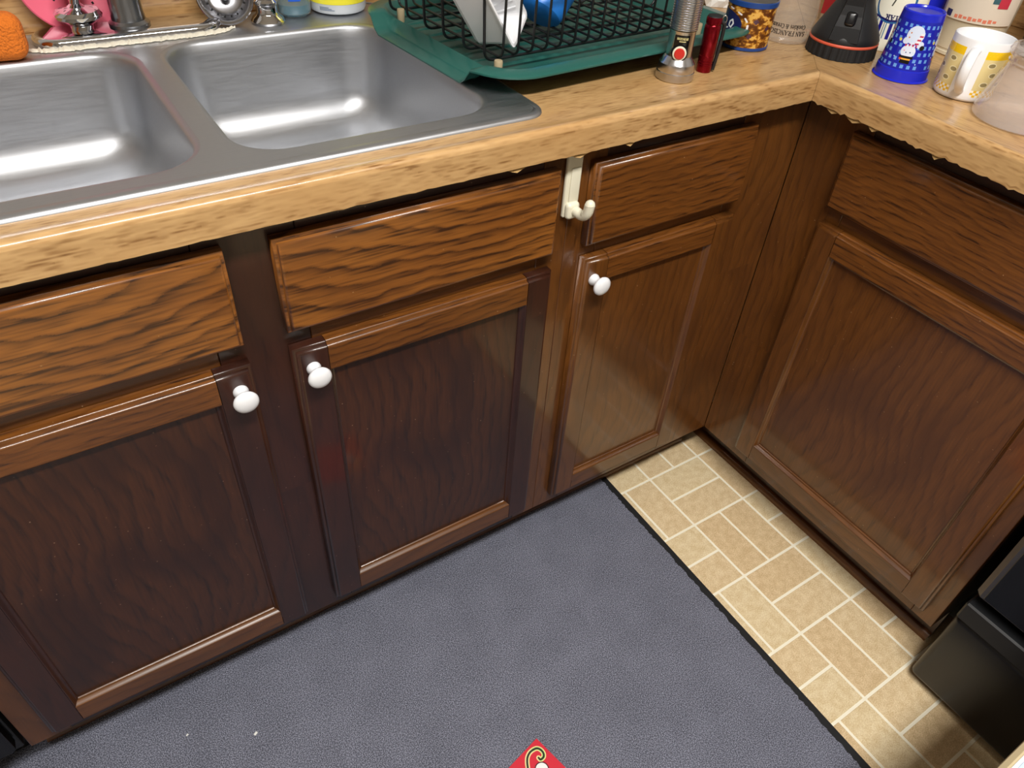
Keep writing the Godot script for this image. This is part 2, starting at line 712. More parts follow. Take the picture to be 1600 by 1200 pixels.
# =====================================================================
# cabinets
# =====================================================================
# all in the cabinet's own space: X along the front, Y up, Z outwards; frame face at z = 0
func frame_piece(called, parent, x0, x1, y0, y1, grain, m, z1 = 0.0):
	var st := ST()
	cbox(st, Vector3(x0, y0, -0.019), Vector3(x1, y1, z1), 0.0008, grain, Vector2(rng.randf(), rng.randf()))
	return obj(called, st, m, parent)

const EDGE := [[0.0, 0.0], [0.0, 0.0112], [0.0007, 0.0128], [0.0020, 0.0136], [0.0042, 0.0138], [0.0046, 0.0154], [0.0056, 0.0176], [0.0068, 0.0187], [0.0076, 0.019]]

# quads of a moulded border on one side, between along-coordinates (a0, a1) with mitred ends
func border_side(st, side, w, h, a0, a1, prof, grain, off):
	for i in prof.size() - 1:
		st.set_smooth_group(3 if i < 4 else 4)
		var d0 = prof[i][0]
		var z0 = prof[i][1]
		var d1 = prof[i + 1][0]
		var z1 = prof[i + 1][1]
		if side == 0:      # left: runs along y
			quadw(st, Vector3(d0, max(a0, d0), z0), Vector3(d1, max(a0, d1), z1), Vector3(d1, min(a1, h - d1), z1), Vector3(d0, min(a1, h - d0), z0), grain, off)
		elif side == 1:    # right
			quadw(st, Vector3(w - d0, min(a1, h - d0), z0), Vector3(w - d1, min(a1, h - d1), z1), Vector3(w - d1, max(a0, d1), z1), Vector3(w - d0, max(a0, d0), z0), grain, off)
		elif side == 2:    # bottom: runs along x
			quadw(st, Vector3(min(a1, w - d0), d0, z0), Vector3(min(a1, w - d1), d1, z1), Vector3(max(a0, d1), d1, z1), Vector3(max(a0, d0), d0, z0), grain, off)
		else:              # top
			quadw(st, Vector3(max(a0, d0), h - d0, z0), Vector3(max(a0, d1), h - d1, z1), Vector3(min(a1, w - d1), h - d1, z1), Vector3(min(a1, w - d0), h - d0, z0), grain, off)

func drawer_front(parent, x0, y0, w, h, m, off):
	var st := ST()
	for s in 4:
		border_side(st, s, w, h, 0.0, w if s > 1 else h, EDGE, 0, off)
	st.set_smooth_group(-1)
	var e = EDGE[-1][0]
	quadw(st, Vector3(e, e, 0.019), Vector3(w - e, e, 0.019), Vector3(w - e, h - e, 0.019), Vector3(e, h - e, 0.019), 0, off)
	quadw(st, Vector3(0, h, 0), Vector3(w, h, 0), Vector3(w, 0, 0), Vector3(0, 0, 0), 0, off)
	var o = obj("drawer_front", st, m, parent)
	o.position = Vector3(x0, y0, 0.0012)
	return o

# frame-and-panel door with stiles running through; inner moulding stepping down to the panel
const INNER := [[0.0, 0.019], [0.0006, 0.0188], [0.0012, 0.0180], [0.0026, 0.0158], [0.0046, 0.0122], [0.0052, 0.0118], [0.0066, 0.0116], [0.0074, 0.0104], [0.0082, 0.0082]]

func cabinet_door(parent, x0, y0, w, h, sw, top_m, low_m, stile_m, panel_m, knob, seed_):
	var r := RandomNumberGenerator.new()
	r.seed = seed_
	var d = part_group("door", parent, Vector3(x0, y0, 0.0012))
	var e = EDGE[-1][0]
	var oo = [Vector2(r.randf() * 0.2, r.randf()), Vector2(r.randf() * 0.2, r.randf()), Vector2(r.randf() * 0.3, r.randf()), Vector2(r.randf() * 0.3, r.randf()), Vector2(r.randf() * 0.1, r.randf())]
	var ox0 = sw
	var ox1 = w - sw
	var oy0 = sw
	var oy1 = h - sw
	# stiles
	for s in 2:
		var st := ST()
		border_side(st, s, w, h, 0.0, h, EDGE, 1, oo[s])
		var a0 = 0.0 if s == 0 else w - sw + 0.0004
		var a1 = sw - 0.0004 if s == 0 else w
		border_side(st, 2, w, h, a0, a1, EDGE, 1, oo[s])
		border_side(st, 3, w, h, a0, a1, EDGE, 1, oo[s])
		st.set_smooth_group(-1)
		var fx0 = e if s == 0 else w - sw + 0.0004
		var fx1 = sw - 0.0004 if s == 0 else w - e
		quadw(st, Vector3(fx0, e, 0.019), Vector3(fx1, e, 0.019), Vector3(fx1, h - e, 0.019), Vector3(fx0, h - e, 0.019), 1, oo[s])
		# inner moulding
		for i in INNER.size() - 1:
			var p = INNER[i]
			var q = INNER[i + 1]
			st.set_smooth_group(5)
			if s == 0:
				quadw(st, Vector3(ox0 + p[0], oy0 + p[0], p[1]), Vector3(ox0 + q[0], oy0 + q[0], q[1]), Vector3(ox0 + q[0], oy1 - q[0], q[1]), Vector3(ox0 + p[0], oy1 - p[0], p[1]), 1, oo[s])
			else:
				quadw(st, Vector3(ox1 - p[0], oy1 - p[0], p[1]), Vector3(ox1 - q[0], oy1 - q[0], q[1]), Vector3(ox1 - q[0], oy0 + q[0], q[1]), Vector3(ox1 - p[0], oy0 + p[0], p[1]), 1, oo[s])
		obj("stile", st, stile_m, d)
	# rails
	for s in 2:
		var st := ST()
		border_side(st, 2 + s, w, h, sw + 0.0004, w - sw - 0.0004, EDGE, 0, oo[2 + s])
		st.set_smooth_group(-1)
		var fy0 = e if s == 0 else oy1
		var fy1 = oy0 if s == 0 else h - e
		quadw(st, Vector3(sw + 0.0004, fy0, 0.0187), Vector3(w - sw - 0.0004, fy0, 0.0187), Vector3(w - sw - 0.0004, fy1, 0.0187), Vector3(sw + 0.0004, fy1, 0.0187), 0, oo[2 + s])
		for i in INNER.size() - 1:
			var p = INNER[i]
			var q = INNER[i + 1]
			st.set_smooth_group(5)
			if s == 0:
				quadw(st, Vector3(ox1 - p[0], oy0 + p[0], p[1]), Vector3(ox1 - q[0], oy0 + q[0], q[1]), Vector3(ox0 + q[0], oy0 + q[0], q[1]), Vector3(ox0 + p[0], oy0 + p[0], p[1]), 0, oo[2 + s])
			else:
				quadw(st, Vector3(ox0 + p[0], oy1 - p[0], p[1]), Vector3(ox0 + q[0], oy1 - q[0], q[1]), Vector3(ox1 - q[0], oy1 - q[0], q[1]), Vector3(ox1 - p[0], oy1 - p[0], p[1]), 0, oo[2 + s])
		obj("rail", st, low_m if s == 0 else top_m, d)
	# panel
	var st := ST()
	var i0 = INNER[-1][0] - 0.001
	cbox(st, Vector3(ox0 + i0, oy0 + i0, 0.001), Vector3(ox1 - i0, oy1 - i0, 0.0088), 0.0, 1, oo[4])
	obj("panel", st, panel_m, d)
	# back of the frame
	if knob != null:
		st = ST()
		lathe(st, [Vector2(0.0, 0.0), Vector2(0.0095, 0.0), Vector2(0.0098, 0.0025), Vector2(0.0085, 0.006), Vector2(0.0075, 0.010), Vector2(0.0082, 0.0145), Vector2(0.0115, 0.0175), Vector2(0.0148, 0.0195), Vector2(0.0158, 0.0222), Vector2(0.0150, 0.0250), Vector2(0.0120, 0.0275), Vector2(0.0070, 0.0292), Vector2(0.0, 0.0298)], 32, false, 0.9)
		var k = obj("knob", st, M.white_knob, d)
		k.position = Vector3(knob.x - x0, knob.y - y0, 0.019)
		k.rotation.x = PI * 0.5
		k.set_meta("label", "white ceramic knob")
	return d

func carcass(parent, x0, x1, depth, m, toe0 = null):
	var st := ST()
	for x in [x0, x1 - 0.016]:
		st = ST()
		cbox(st, Vector3(x, 0.094, -depth), Vector3(x + 0.016, 0.874, -0.0195), 0.0, 1)
		obj("side_panel", st, m, parent)
	st = ST()
	cbox(st, Vector3(x0 + 0.016, 0.094, -depth), Vector3(x1 - 0.016, 0.11, -0.019), 0.0, 0)
	obj("cabinet_bottom", st, m, parent)
	if toe0 != null:
		x0 = toe0
	st = ST()
	cbox(st, Vector3(x0, 0.0, -0.078), Vector3(x1, 0.094, -0.061), 0.0, 0)
	obj("toe_kick", st, M.stile, parent)
	st = ST()
	# shoe moulding along the floor
	var prof = []
	for i in 7:
		var a = PI * 0.5 * i / 6.0
		prof.append(Vector2(0.013 * cos(a), 0.017 * sin(a)))
	for i in 6:
		st.set_smooth_group(1)
		quadw(st, Vector3(x0, prof[i].y, -0.061 + prof[i].x), Vector3(x1, prof[i].y, -0.061 + prof[i].x), Vector3(x1, prof[i + 1].y, -0.061 + prof[i + 1].x), Vector3(x0, prof[i + 1].y, -0.061 + prof[i + 1].x), 0, Vector2(0.3, 0.1))
	obj("shoe_moulding", st, M.mid, parent)

func make_cabinets():
	var yb = 0.094
	var yt = 0.876
	# ---- sink base: two doors, two false drawer fronts
	var c = thing("sink_cabinet", "dark oak sink base cabinet with two doors and two false drawer fronts", "cabinet", Vector3(-1.405, 0, 0))
	var W = 0.918
	carcass(c, 0.0, W, 0.575, M.stile)
	frame_piece("frame_stile", c, 0.0, 0.055, yb, yt, 1, M.mid)
	frame_piece("frame_stile", c, 0.405, 0.52, yb, yt, 1, M.stile)
	frame_piece("frame_stile", c, W - 0.05, W, yb, yt, 1, M.mid)
	for seg in [[0.0555, 0.4045], [0.5205, W - 0.0505]]:
		frame_piece("frame_rail", c, seg[0], seg[1], 0.826, yt, 0, M.stile)
		frame_piece("frame_rail", c, seg[0], seg[1], 0.665, 0.745, 0, M.mid)
		frame_piece("frame_rail", c, seg[0], seg[1], yb, 0.15, 0, M.stile)
	drawer_front(c, -1.371 + 1.405, 0.719, 0.401, 0.131, M.drawer, Vector2(0.05, 0.62))
	drawer_front(c, -0.917 + 1.405, 0.717, 0.3995, 0.1315, M.drawer, Vector2(0.2, 0.12))
	cabinet_door(c, -1.369 + 1.405, 0.1255, 0.4005, 0.564, 0.0445, M.rail, M.mid, M.stile, M.panel, Vector2(-0.9885 + 1.405, 0.657), 3)
	cabinet_door(c, -0.9165 + 1.405, 0.127, 0.4, 0.5625, 0.0445, M.rail, M.mid, M.stile, M.panel, Vector2(-0.8942 + 1.405, 0.657), 9)
	# ---- corner base
	c = thing("corner_cabinet", "narrow dark oak corner base cabinet beside the inner corner", "cabinet", Vector3(-0.487, 0, 0))
	W = 0.487
	carcass(c, 0.0005, W - 0.001, 0.575, M.stile)
	frame_piece("frame_stile", c, 0.0005, 0.06, yb, yt, 1, M.mid)
	frame_piece("frame_stile", c, 0.335, W, yb, yt, 1, M.mid)
	for y in [[0.826, yt, M.stile], [0.665, 0.745, M.mid], [yb, 0.15, M.mid]]:
		frame_piece("frame_rail", c, 0.0605, 0.3345, y[0], y[1], 0, y[2])
	drawer_front(c, -0.457 + 0.487, 0.7135, 0.3245, 0.1325, M.rail, Vector2(0.4, 0.42))
	cabinet_door(c, -0.455 + 0.487, 0.1275, 0.3225, 0.562, 0.0445, M.rail, M.mid, M.mid, M.mid, Vector2(-0.4365 + 0.487, 0.6525), 14)
	# ---- side base, facing -x
	c = thing("side_cabinet", "dark oak side base cabinet between the inner corner and the black range", "cabinet", Vector3(0, 0, 0), -PI * 0.5)
	W = 0.602
	carcass(c, 0.08, W, 0.565, M.stile, -0.0605)
	frame_piece("frame_stile", c, 0.0005, 0.13, yb, yt, 1, M.mid)
	frame_piece("frame_stile", c, 0.56, W, yb, yt, 1, M.mid)
	for y in [[0.826, yt, M.stile], [0.665, 0.745, M.mid], [yb, 0.15, M.mid]]:
		frame_piece("frame_rail", c, 0.1305, 0.5595, y[0], y[1], 0, y[2])
	drawer_front(c, 0.102, 0.717, 0.477, 0.1305, M.rail, Vector2(0.05, 0.2))
	cabinet_door(c, 0.101, 0.1265, 0.478, 0.5625, 0.0445, M.rail, M.mid, M.mid, M.mid, null, 21)

# =====================================================================
# worktop
# =====================================================================
func make_worktop():
	var t = thing("worktop", "L-shaped oak-look laminate worktop with chipped front edge", "worktop", Vector3.ZERO)
	var o = LIP
	var q = LIPX
	var s = 1.6
	# cross-section of the rolled front: d (outwards from the front line), y
	var prof = [Vector2(-0.045, H), Vector2(-0.030, H + 0.0002), Vector2(-0.022, H + 0.0012), Vector2(-0.015, H + 0.0034), Vector2(-0.010, H + 0.0047), Vector2(-0.006, H + 0.0046), Vector2(-0.003, H + 0.0034), Vector2(-0.0008, H + 0.0008), Vector2(0.0, H - 0.003), Vector2(0.0, H - 0.036)]
	var acc = [0.0]
	for i in range(1, prof.size()):
		acc.append(acc[-1] + prof[i].distance_to(prof[i - 1]))
	var jag := noise(40.0, 31, 3)
	var back = o - DEPTH
	for leg in 2:
		var st := ST()
		# flat top
		st.set_smooth_group(1)
		var f = -0.045
		var V = func(x, z): return Vector3(x, H, z)
		var uvf = func(p): return (Vector2(p.x + 1.6, p.z + 0.65) if leg == 0 else Vector2(p.z + 0.7, p.x + 0.1)) / s
		var polys = []
		if leg == 0:
			var xm = func(z): return -q - (z - o) - 0.0007
			polys = [
				[V.call(-2.0, -0.558), V.call(xm.call(-0.558), -0.558), V.call(xm.call(back), back), V.call(-2.0, back)],
				[V.call(-2.0, o + f), V.call(xm.call(o + f), o + f), V.call(xm.call(-0.03), -0.03), V.call(-2.0, -0.03)],
				[V.call(-2.0, -0.03), V.call(-1.345, -0.03), V.call(-1.345, -0.558), V.call(-2.0, -0.558)],
				[V.call(-0.535, -0.03), V.call(xm.call(-0.03), -0.03), V.call(xm.call(-0.558), -0.558), V.call(-0.535, -0.558)]]
		else:
			polys = [[V.call(-q - f, o + f), V.call(-q - f, 0.604), V.call(-q + DEPTH, 0.604), V.call(-q + DEPTH, back)]]
		for p in polys:
			quad(st, p[0], p[1], p[2], p[3], uvf.call(p[0]), uvf.call(p[1]), uvf.call(p[2]), uvf.call(p[3]))
		# rolled front, cut into short steps so that the lower edge can be chipped
		var n = 240 if leg == 0 else 90
		for i in n:
			for k in prof.size() - 1:
				st.set_smooth_group(1 if k < prof.size() - 2 else 2)
				var c = []
				var uv = []
				for e in [[0, 0], [1, 0], [1, 1], [0, 1]]:
					var d = prof[k + e[1]].x
					var y = prof[k + e[1]].y
					var a = float(i + e[0]) / n
					var start = -2.0 if leg == 0 else o + d
					var stop = -q - d - 0.0007 if leg == 0 else 0.604
					var al = lerp(start, stop, a)
					if k + e[1] == prof.size() - 1:
						var jj = jag.get_noise_2d(al * 3.0, leg * 9.0)
						y += jj * (0.0006 if leg == 0 else 0.0016) - 0.0012
						if jj > 0.38:
							y += 0.0012 if leg == 1 else 0.0004
						if jj < -0.42:
							y -= 0.0016 if leg == 1 else 0.0006
					c.append(Vector3(al, y, o + d) if leg == 0 else Vector3(-q - d, y, al))
					uv.append(Vector2(al + (1.6 if leg == 0 else 0.7), 0.30 + acc[k + e[1]] + leg * 0.2) / s)
				if leg == 0:
					quad(st, c[3], c[2], c[1], c[0], uv[3], uv[2], uv[1], uv[0])
				else:
					quad(st, c[3], c[2], c[1], c[0], uv[3], uv[2], uv[1], uv[0])
		# end cap at the range / far end and underside of the roll
		obj("counter_section", st, M.lam, t)
	# particle board under the laminate
	var st := ST()
	cbox(st, Vector3(-2.0, H - 0.034, -0.03), Vector3(-q + 0.004, H - 0.0006, o - 0.0025))
	cbox(st, Vector3(-q + 0.004, H - 0.034, back), Vector3(-q + DEPTH - 0.001, H - 0.0006, 0.603))
	cbox(st, Vector3(-0.535, H - 0.034, back), Vector3(-q + 0.0035, H - 0.0006, -0.0305))
	cbox(st, Vector3(-2.0, H - 0.034, back), Vector3(-1.345, H - 0.0006, -0.0305))
	cbox(st, Vector3(-1.3445, H - 0.034, back), Vector3(-0.5355, H - 0.0006, -0.558))
	obj("core_board", st, M.board, t)
	# loose chips of laminate along the lower front edge
	for ch in [[0, -0.50, 0.020], [0, -0.415, 0.013], [0, -0.60, 0.02], [1, 0.075, 0.018], [1, 0.15, 0.013], [1, 0.255, 0.010], [1, 0.115, 0.02]]:
		st = ST()
		st.set_smooth_group(-1)
		var w = ch[2]
		var pts = [Vector3(-w, 0, 0), Vector3(-w * 0.55, -0.004, 0.0012), Vector3(-w * 0.1, -0.0065, 0.002), Vector3(w * 0.4, -0.003, 0.001), Vector3(w, 0, 0)]
		for i in pts.size() - 1:
			quad(st, pts[i], pts[i + 1], Vector3(pts[i + 1].x, 0.002, -0.0006), Vector3(pts[i].x, 0.002, -0.0006))
			quad(st, pts[i + 1] - Vector3(0, 0, 0.0014), pts[i] - Vector3(0, 0, 0.0014), Vector3(pts[i].x, 0.002, -0.002), Vector3(pts[i + 1].x, 0.002, -0.002))
			quad(st, pts[i + 1], pts[i], pts[i] - Vector3(0, 0, 0.0014), pts[i + 1] - Vector3(0, 0, 0.0014))
		var cp = obj("laminate_chip", st, M.chip, t)
		if ch[0] == 0:
			cp.position = Vector3(ch[1], H - 0.0375, o - 0.004)
		else:
			cp.position = Vector3(-q + 0.004, H - 0.0375, ch[1])
			cp.rotation.y = -PI * 0.5
	# backsplash strips
	st = ST()
	cbox(st, Vector3(-2.0, H, back + 0.0005), Vector3(-q + DEPTH - 0.02, H + 0.1, back + 0.012), 0.002, 0, Vector2(0.3, 0.5), 1.6)
	obj("backsplash", st, M.lam, t)
	st = ST()
	cbox(st, Vector3(-q + DEPTH - 0.0195, H, back + 0.0195), Vector3(-q + DEPTH - 0.0005, H + 0.1, 0.604), 0.002, 2, Vector2(0.1, 0.3), 1.6)
	obj("backsplash", st, M.lam, t)

# =====================================================================
# sink
# =====================================================================
func make_sink():
	var t = thing("sink", "brushed stainless steel double-bowl sink set into the worktop", "sink", Vector3.ZERO)
	var y = H + 0.0035
	var ox0 = -1.362
	var ox1 = -0.522
	var oz0 = -0.574
	var oz1 = -0.014
	var mid = -0.932
	var nc = 8
	var ns = 10
	var bowls = [[-1.300, -0.953], [-0.911, -0.577]]
	var bz0 = -0.458
	var bz1 = -0.060
	var st := ST()
	for b in 2:
		var cell = [ox0 + 0.016, mid] if b == 0 else [mid, ox1 - 0.016]
		var cellr = rrect((cell[0] + cell[1]) * 0.5, (oz0 + oz1) * 0.5, (cell[1] - cell[0]) * 0.5, (oz1 - oz0) * 0.5 - 0.016, 0.0005, nc, ns)
		var hx = (bowls[b][1] - bowls[b][0]) * 0.5
		var hz = (bz1 - bz0) * 0.5
		var cx = (bowls[b][1] + bowls[b][0]) * 0.5
		var cz = (bz1 + bz0) * 0.5
		var hole = rrect(cx, cz, hx + 0.009, hz + 0.009, 0.069, nc, ns)
		loft(st, [ring(cellr, y), ring(hole, y)], 1)
	# rolled outer rim
	var ro = []
	for k in [[0.0165, 0.0], [0.012, 0.0006], [0.007, 0.0014], [0.003, 0.0006], [0.0008, -0.0012], [0.0, -0.0034]]:
		var g = k[0]
		ro.append(ring(rrect((ox0 + ox1) * 0.5, (oz0 + oz1) * 0.5, (ox1 - ox0) * 0.5 - g, (oz1 - oz0) * 0.5 - g, max(0.0006, 0.034 - g if g < 0.016 else 0.0006), nc, ns * 2), y + k[1]))
	ro.reverse()
	loft(st, ro, 1)
	obj("deck", st, M.steel, t)
	for b in 2:
		st = ST()
		var hx = (bowls[b][1] - bowls[b][0]) * 0.5
		var hz = (bz1 - bz0) * 0.5
		var cx = (bowls[b][1] + bowls[b][0]) * 0.5
		var cz = (bz1 + bz0) * 0.5
		var rings = []
		# rolled lip, drafted wall, wide fillet
		for k in [[-0.009, 0.0], [-0.005, -0.0006], [-0.002, -0.0024], [0.0, -0.006], [0.0014, -0.02], [0.005, -0.06], [0.008, -0.095]]:
			rings.append(ring(rrect(cx, cz, hx - k[0], hz - k[0], 0.06 - k[0] * 0.6, nc, ns), y + k[1]))
		for i in range(1, 9):
			var a = PI * 0.5 * i / 8.0
			var ins = 0.008 + 0.055 * (1.0 - cos(a))
			rings.append(ring(rrect(cx, cz, hx - ins, hz - ins, max(0.03, 0.055 - ins * 0.3), nc, ns), y - 0.095 - 0.055 * sin(a)))
		rings.append(ring(rrect(cx, cz, 0.05, 0.05, 0.0499, nc, ns), y - 0.1535))
		loft(st, rings, 1)
		fan(st, rings[-1], 1)
		obj("bowl", st, M.steel, t)
		st = ST()
		lathe(st, [Vector2(0.044, 0.0), Vector2(0.043, 0.0025), Vector2(0.038, 0.002), Vector2(0.033, -0.003), Vector2(0.0, -0.004)], 32)
		var dr = obj("drain", st, M.chrome, t)
		dr.position = Vector3(cx, y - 0.1525, cz)

# =====================================================================
# runner mat
# =====================================================================
func make_mat():
	var t = thing("floor_mat", "long grey ribbed floor mat with ragged black rubber border", "mat", Vector3.ZERO)
	var st := ST()
	# slightly skewed right end
	var o = [Vector2(-0.2505, 0.93), Vector2(-0.241, -0.075), Vector2(-2.25, -0.075), Vector2(-2.25, 0.93)]
	st.set_smooth_group(-1)
	var lo = []
	var hi = []
	for p in o:
		lo.append(Vector3(p.x, 0.0006, p.y))
		hi.append(Vector3(p.x, 0.0030, p.y))
	for i in 4:
		var k = (i + 1) % 4
		quad(st, lo[i], lo[k], hi[k], hi[i])
	quad(st, hi[0], hi[1], hi[2], hi[3])
	obj("rubber_border", st, M.black_rubber, t)
	# pile with an uneven cut edge
	st = ST()
	var nz := noise(30.0, 77, 3)
	var top = []
	var n = 220
	for i in n + 1:
		var a = float(i) / n
		var z = lerp(0.922, -0.070, a)
		var x = lerp(-0.2505, -0.241, a) - 0.0155 + nz.get_noise_1d(z * 2.0) * 0.003 + nz.get_noise_1d(z * 13.0) * 0.0026
		top.append(Vector3(x, 0.0056, z))
	for i in n:
		st.set_smooth_group(-1)
		var a = top[i]
		var b = top[i + 1]
		quad(st, a, b, Vector3(-2.24, 0.0056, b.z), Vector3(-2.24, 0.0056, a.z))
		quad(st, Vector3(a.x + 0.001, 0.0029, a.z), Vector3(b.x + 0.001, 0.0029, b.z), b, a)
	obj("pile", st, M.pile, t)

# =====================================================================
# range, dishwasher, table
# =====================================================================
func make_range():
	var t = thing("range", "black kitchen range with oven door and storage drawer", "range", Vector3(0, 0, 0.625))
	var st := ST()
	cbox(st, Vector3(-0.015, 0.02, 0.0), Vector3(0.56, 0.905, 0.755), 0.004)
	obj("body", st, M.black_enamel, t)
	# storage drawer: rounded corners in the zy plane
	st = rbox_mesh(Vector3(0.034, 0.196, 0.752), 0.012, 4)
	var d = obj("storage_drawer", st, M.black_enamel, t)
	d.position = Vector3(-0.032, 0.114, 0.376)
	st = ST()
	cbox(st, Vector3(-0.066, 0.226, 0.002), Vector3(-0.012, 0.268, 0.75), 0.003)
	obj("drawer_pull", st, M.black_plastic, t)
	# oven door: frame with a bevelled bright edge and dark glass
	st = ST()
	cbox(st, Vector3(-0.062, 0.284, 0.001), Vector3(-0.0155, 0.79, 0.752), 0.009)
	var dr = obj("oven_door", st, mat(rgb(96, 92, 92), 0.3, 0.7), t)
	st = ST()
	cbox(st, Vector3(-0.065, 0.296, 0.016), Vector3(-0.0625, 0.775, 0.738), 0.001)
	obj("glass", st, M.black_gloss, dr)
	st = ST()
	tube(st, [Vector3(-0.105, 0.742, 0.06), Vector3(-0.105, 0.742, 0.69)], 0.011, 14)
	obj("handle", st, M.dull_chrome, dr)
	for z in [0.07, 0.68]:
		st = ST()
		cbox(st, Vector3(-0.112, 0.733, z - 0.01), Vector3(-0.064, 0.751, z + 0.01), 0.002)
		obj("handle_post", st, M.dull_chrome, dr)
	st = ST()
	cbox(st, Vector3(-0.04, 0.80, 0.001), Vector3(-0.0155, 0.9, 0.752), 0.006)
	obj("control_panel", st, M.black_gloss, t)
	for k in 4:
		st = ST()
		lathe(st, [Vector2(0.024, 0), Vector2(0.022, 0.012), Vector2(0.019, 0.024), Vector2(0.0, 0.025)], 24)
		var kn = obj("burner_knob", st, M.black_plastic, t)
		kn.position = Vector3(-0.04, 0.85, 0.12 + k * 0.17)
		kn.rotation.z = PI * 0.5
	st = ST()
	cbox(st, Vector3(-0.035, 0.9055, 0.0), Vector3(0.56, 0.918, 0.755), 0.004)
	obj("cooktop", st, M.black_gloss, t)
	for i in 2:
		for j in 2:
			st = ST()
			var pts = []
			for k in 48:
				pts.append(Vector3(cos(TAU * k / 48.0), 0, sin(TAU * k / 48.0)) * (0.085 - 0.0 * k) + Vector3(0.13 + 0.27 * i, 0.924, 0.2 + 0.36 * j))
			tube(st, pts, 0.006, 8, true)
			obj("burner_ring", st, M.black_plastic, t)

func make_dishwasher():
	var t = thing("dishwasher", "black dishwasher front at the end of the sink cabinet", "dishwasher", Vector3(-1.41, 0, 0))
	var st := ST()
	cbox(st, Vector3(-0.6, 0.1, -0.56), Vector3(-0.002, 0.868, -0.002), 0.002)
	obj("tub_housing", st, M.black_enamel, t)
	st = ST()
	cbox(st, Vector3(-0.598, 0.13, -0.0015), Vector3(-0.004, 0.72, 0.022), 0.004)
	obj("door", st, M.black_gloss, t)
	st = ST()
	cbox(st, Vector3(-0.598, 0.725, -0.0015), Vector3(-0.004, 0.866, 0.024), 0.004)
	obj("control_panel", st, M.black_plastic, t)
	st = ST()
	cbox(st, Vector3(-0.598, 0.0, -0.08), Vector3(-0.004, 0.098, -0.06), 0.002)
	obj("toe_panel", st, M.black_plastic, t)
	st = rbox_mesh(Vector3(0.02, 0.05, 0.012), 0.005, 3)
	var b = obj("door_trim", st, M.dull_chrome, t)
	b.position = Vector3(-0.014, 0.235, 0.0265)

func make_table():
	# the small table beside the range; its edge just enters the picture and its top shades the floor
	var t = thing("side_table", "small tan side table standing in front of the range", "table", Vector3(-0.48, 0, 1.012))
	var st := ST()
	cbox(st, Vector3(-0.40, 0.632, -0.23), Vector3(0.335, 0.652, 0.23), 0.004, 0, Vector2(0.1, 0.4), 1.6)
	obj("tabletop", st, mat(rgb(178, 162, 128), 0.5), t)
	for sx in [-0.34, 0.22]:
		for sz in [-0.18, 0.18]:
			st = ST()
			cbox(st, Vector3(sx - 0.018, 0.0, sz - 0.018), Vector3(sx + 0.018, 0.6315, sz + 0.018), 0.003, 1)
			obj("leg", st, M.rail, t)
	for sz in [-0.18, 0.18]:
		st = ST()
		cbox(st, Vector3(-0.321, 0.57, sz - 0.008), Vector3(0.201, 0.631, sz + 0.008), 0.002, 0)
		obj("apron", st, M.rail, t)
	var papers = [["paper_sheet", "white sheet of paper lying flat on the side table", Vector3(-0.46, 0.6524, 0.923), 0.0, rgb(236, 242, 240)],
		["envelope", "pale blue envelope lying on the paper on the side table", Vector3(-0.60, 0.6538, 0.876), 0.0, rgb(176, 196, 222)]]
	for p in papers:
		st = ST()
		var w = 0.14 if p[0] == "paper_sheet" else 0.055
		var d = 0.135 if p[0] == "paper_sheet" else 0.085
		cbox(st, Vector3(-w, 0.0, -d), Vector3(w, 0.001, d), 0.0002)
		var o = tag(obj(p[0], st, mat(p[4], 0.6)), p[1], "paper")
		o.position = p[2]
		o.rotation.y = p[3]

# =====================================================================
# hook on the cabinet frame
# =====================================================================
func make_hook():
	var t = thing("adhesive_hook", "ivory plastic adhesive hook stuck on the cabinet frame under the worktop", "hook", Vector3(-0.4895, 0.818, 0.0006))
	var st := rbox_mesh(Vector3(0.0265, 0.098, 0.0075), 0.0034, 3)
	var b = obj("back_plate", st, M.ivory, t)
	b.position = Vector3(0, 0, 0.0038)
	b.rotation.z = 0.0
	st = rbox_mesh(Vector3(0.0165, 0.058, 0.004), 0.0018, 3)
	b = obj("raised_strip", st, M.ivory, t)
	b.position = Vector3(0.0015, -0.003, 0.0082)
	st = rbox_mesh(Vector3(0.0225, 0.026, 0.014), 0.0065, 4)
	b = obj("hook_root", st, M.ivory, t)
	b.position = Vector3(0, -0.037, 0.0095)
	st = ST()
	tube(st, rounded([Vector3(0.002, -0.036, 0.012), Vector3(0.004, -0.0385, 0.030), Vector3(0.0045, -0.030, 0.0405), Vector3(0.005, -0.015, 0.0425)], 0.011, 6), 0.0074, 14)
	lathe(st, [Vector2(0.0074, 0.0), Vector2(0.0064, 0.0036), Vector2(0.0036, 0.0064), Vector2(0.0, 0.0074)], 14, false, 2.0, Vector3(0.005, -0.015, 0.0425))
	obj("prong", st, M.ivory, t)

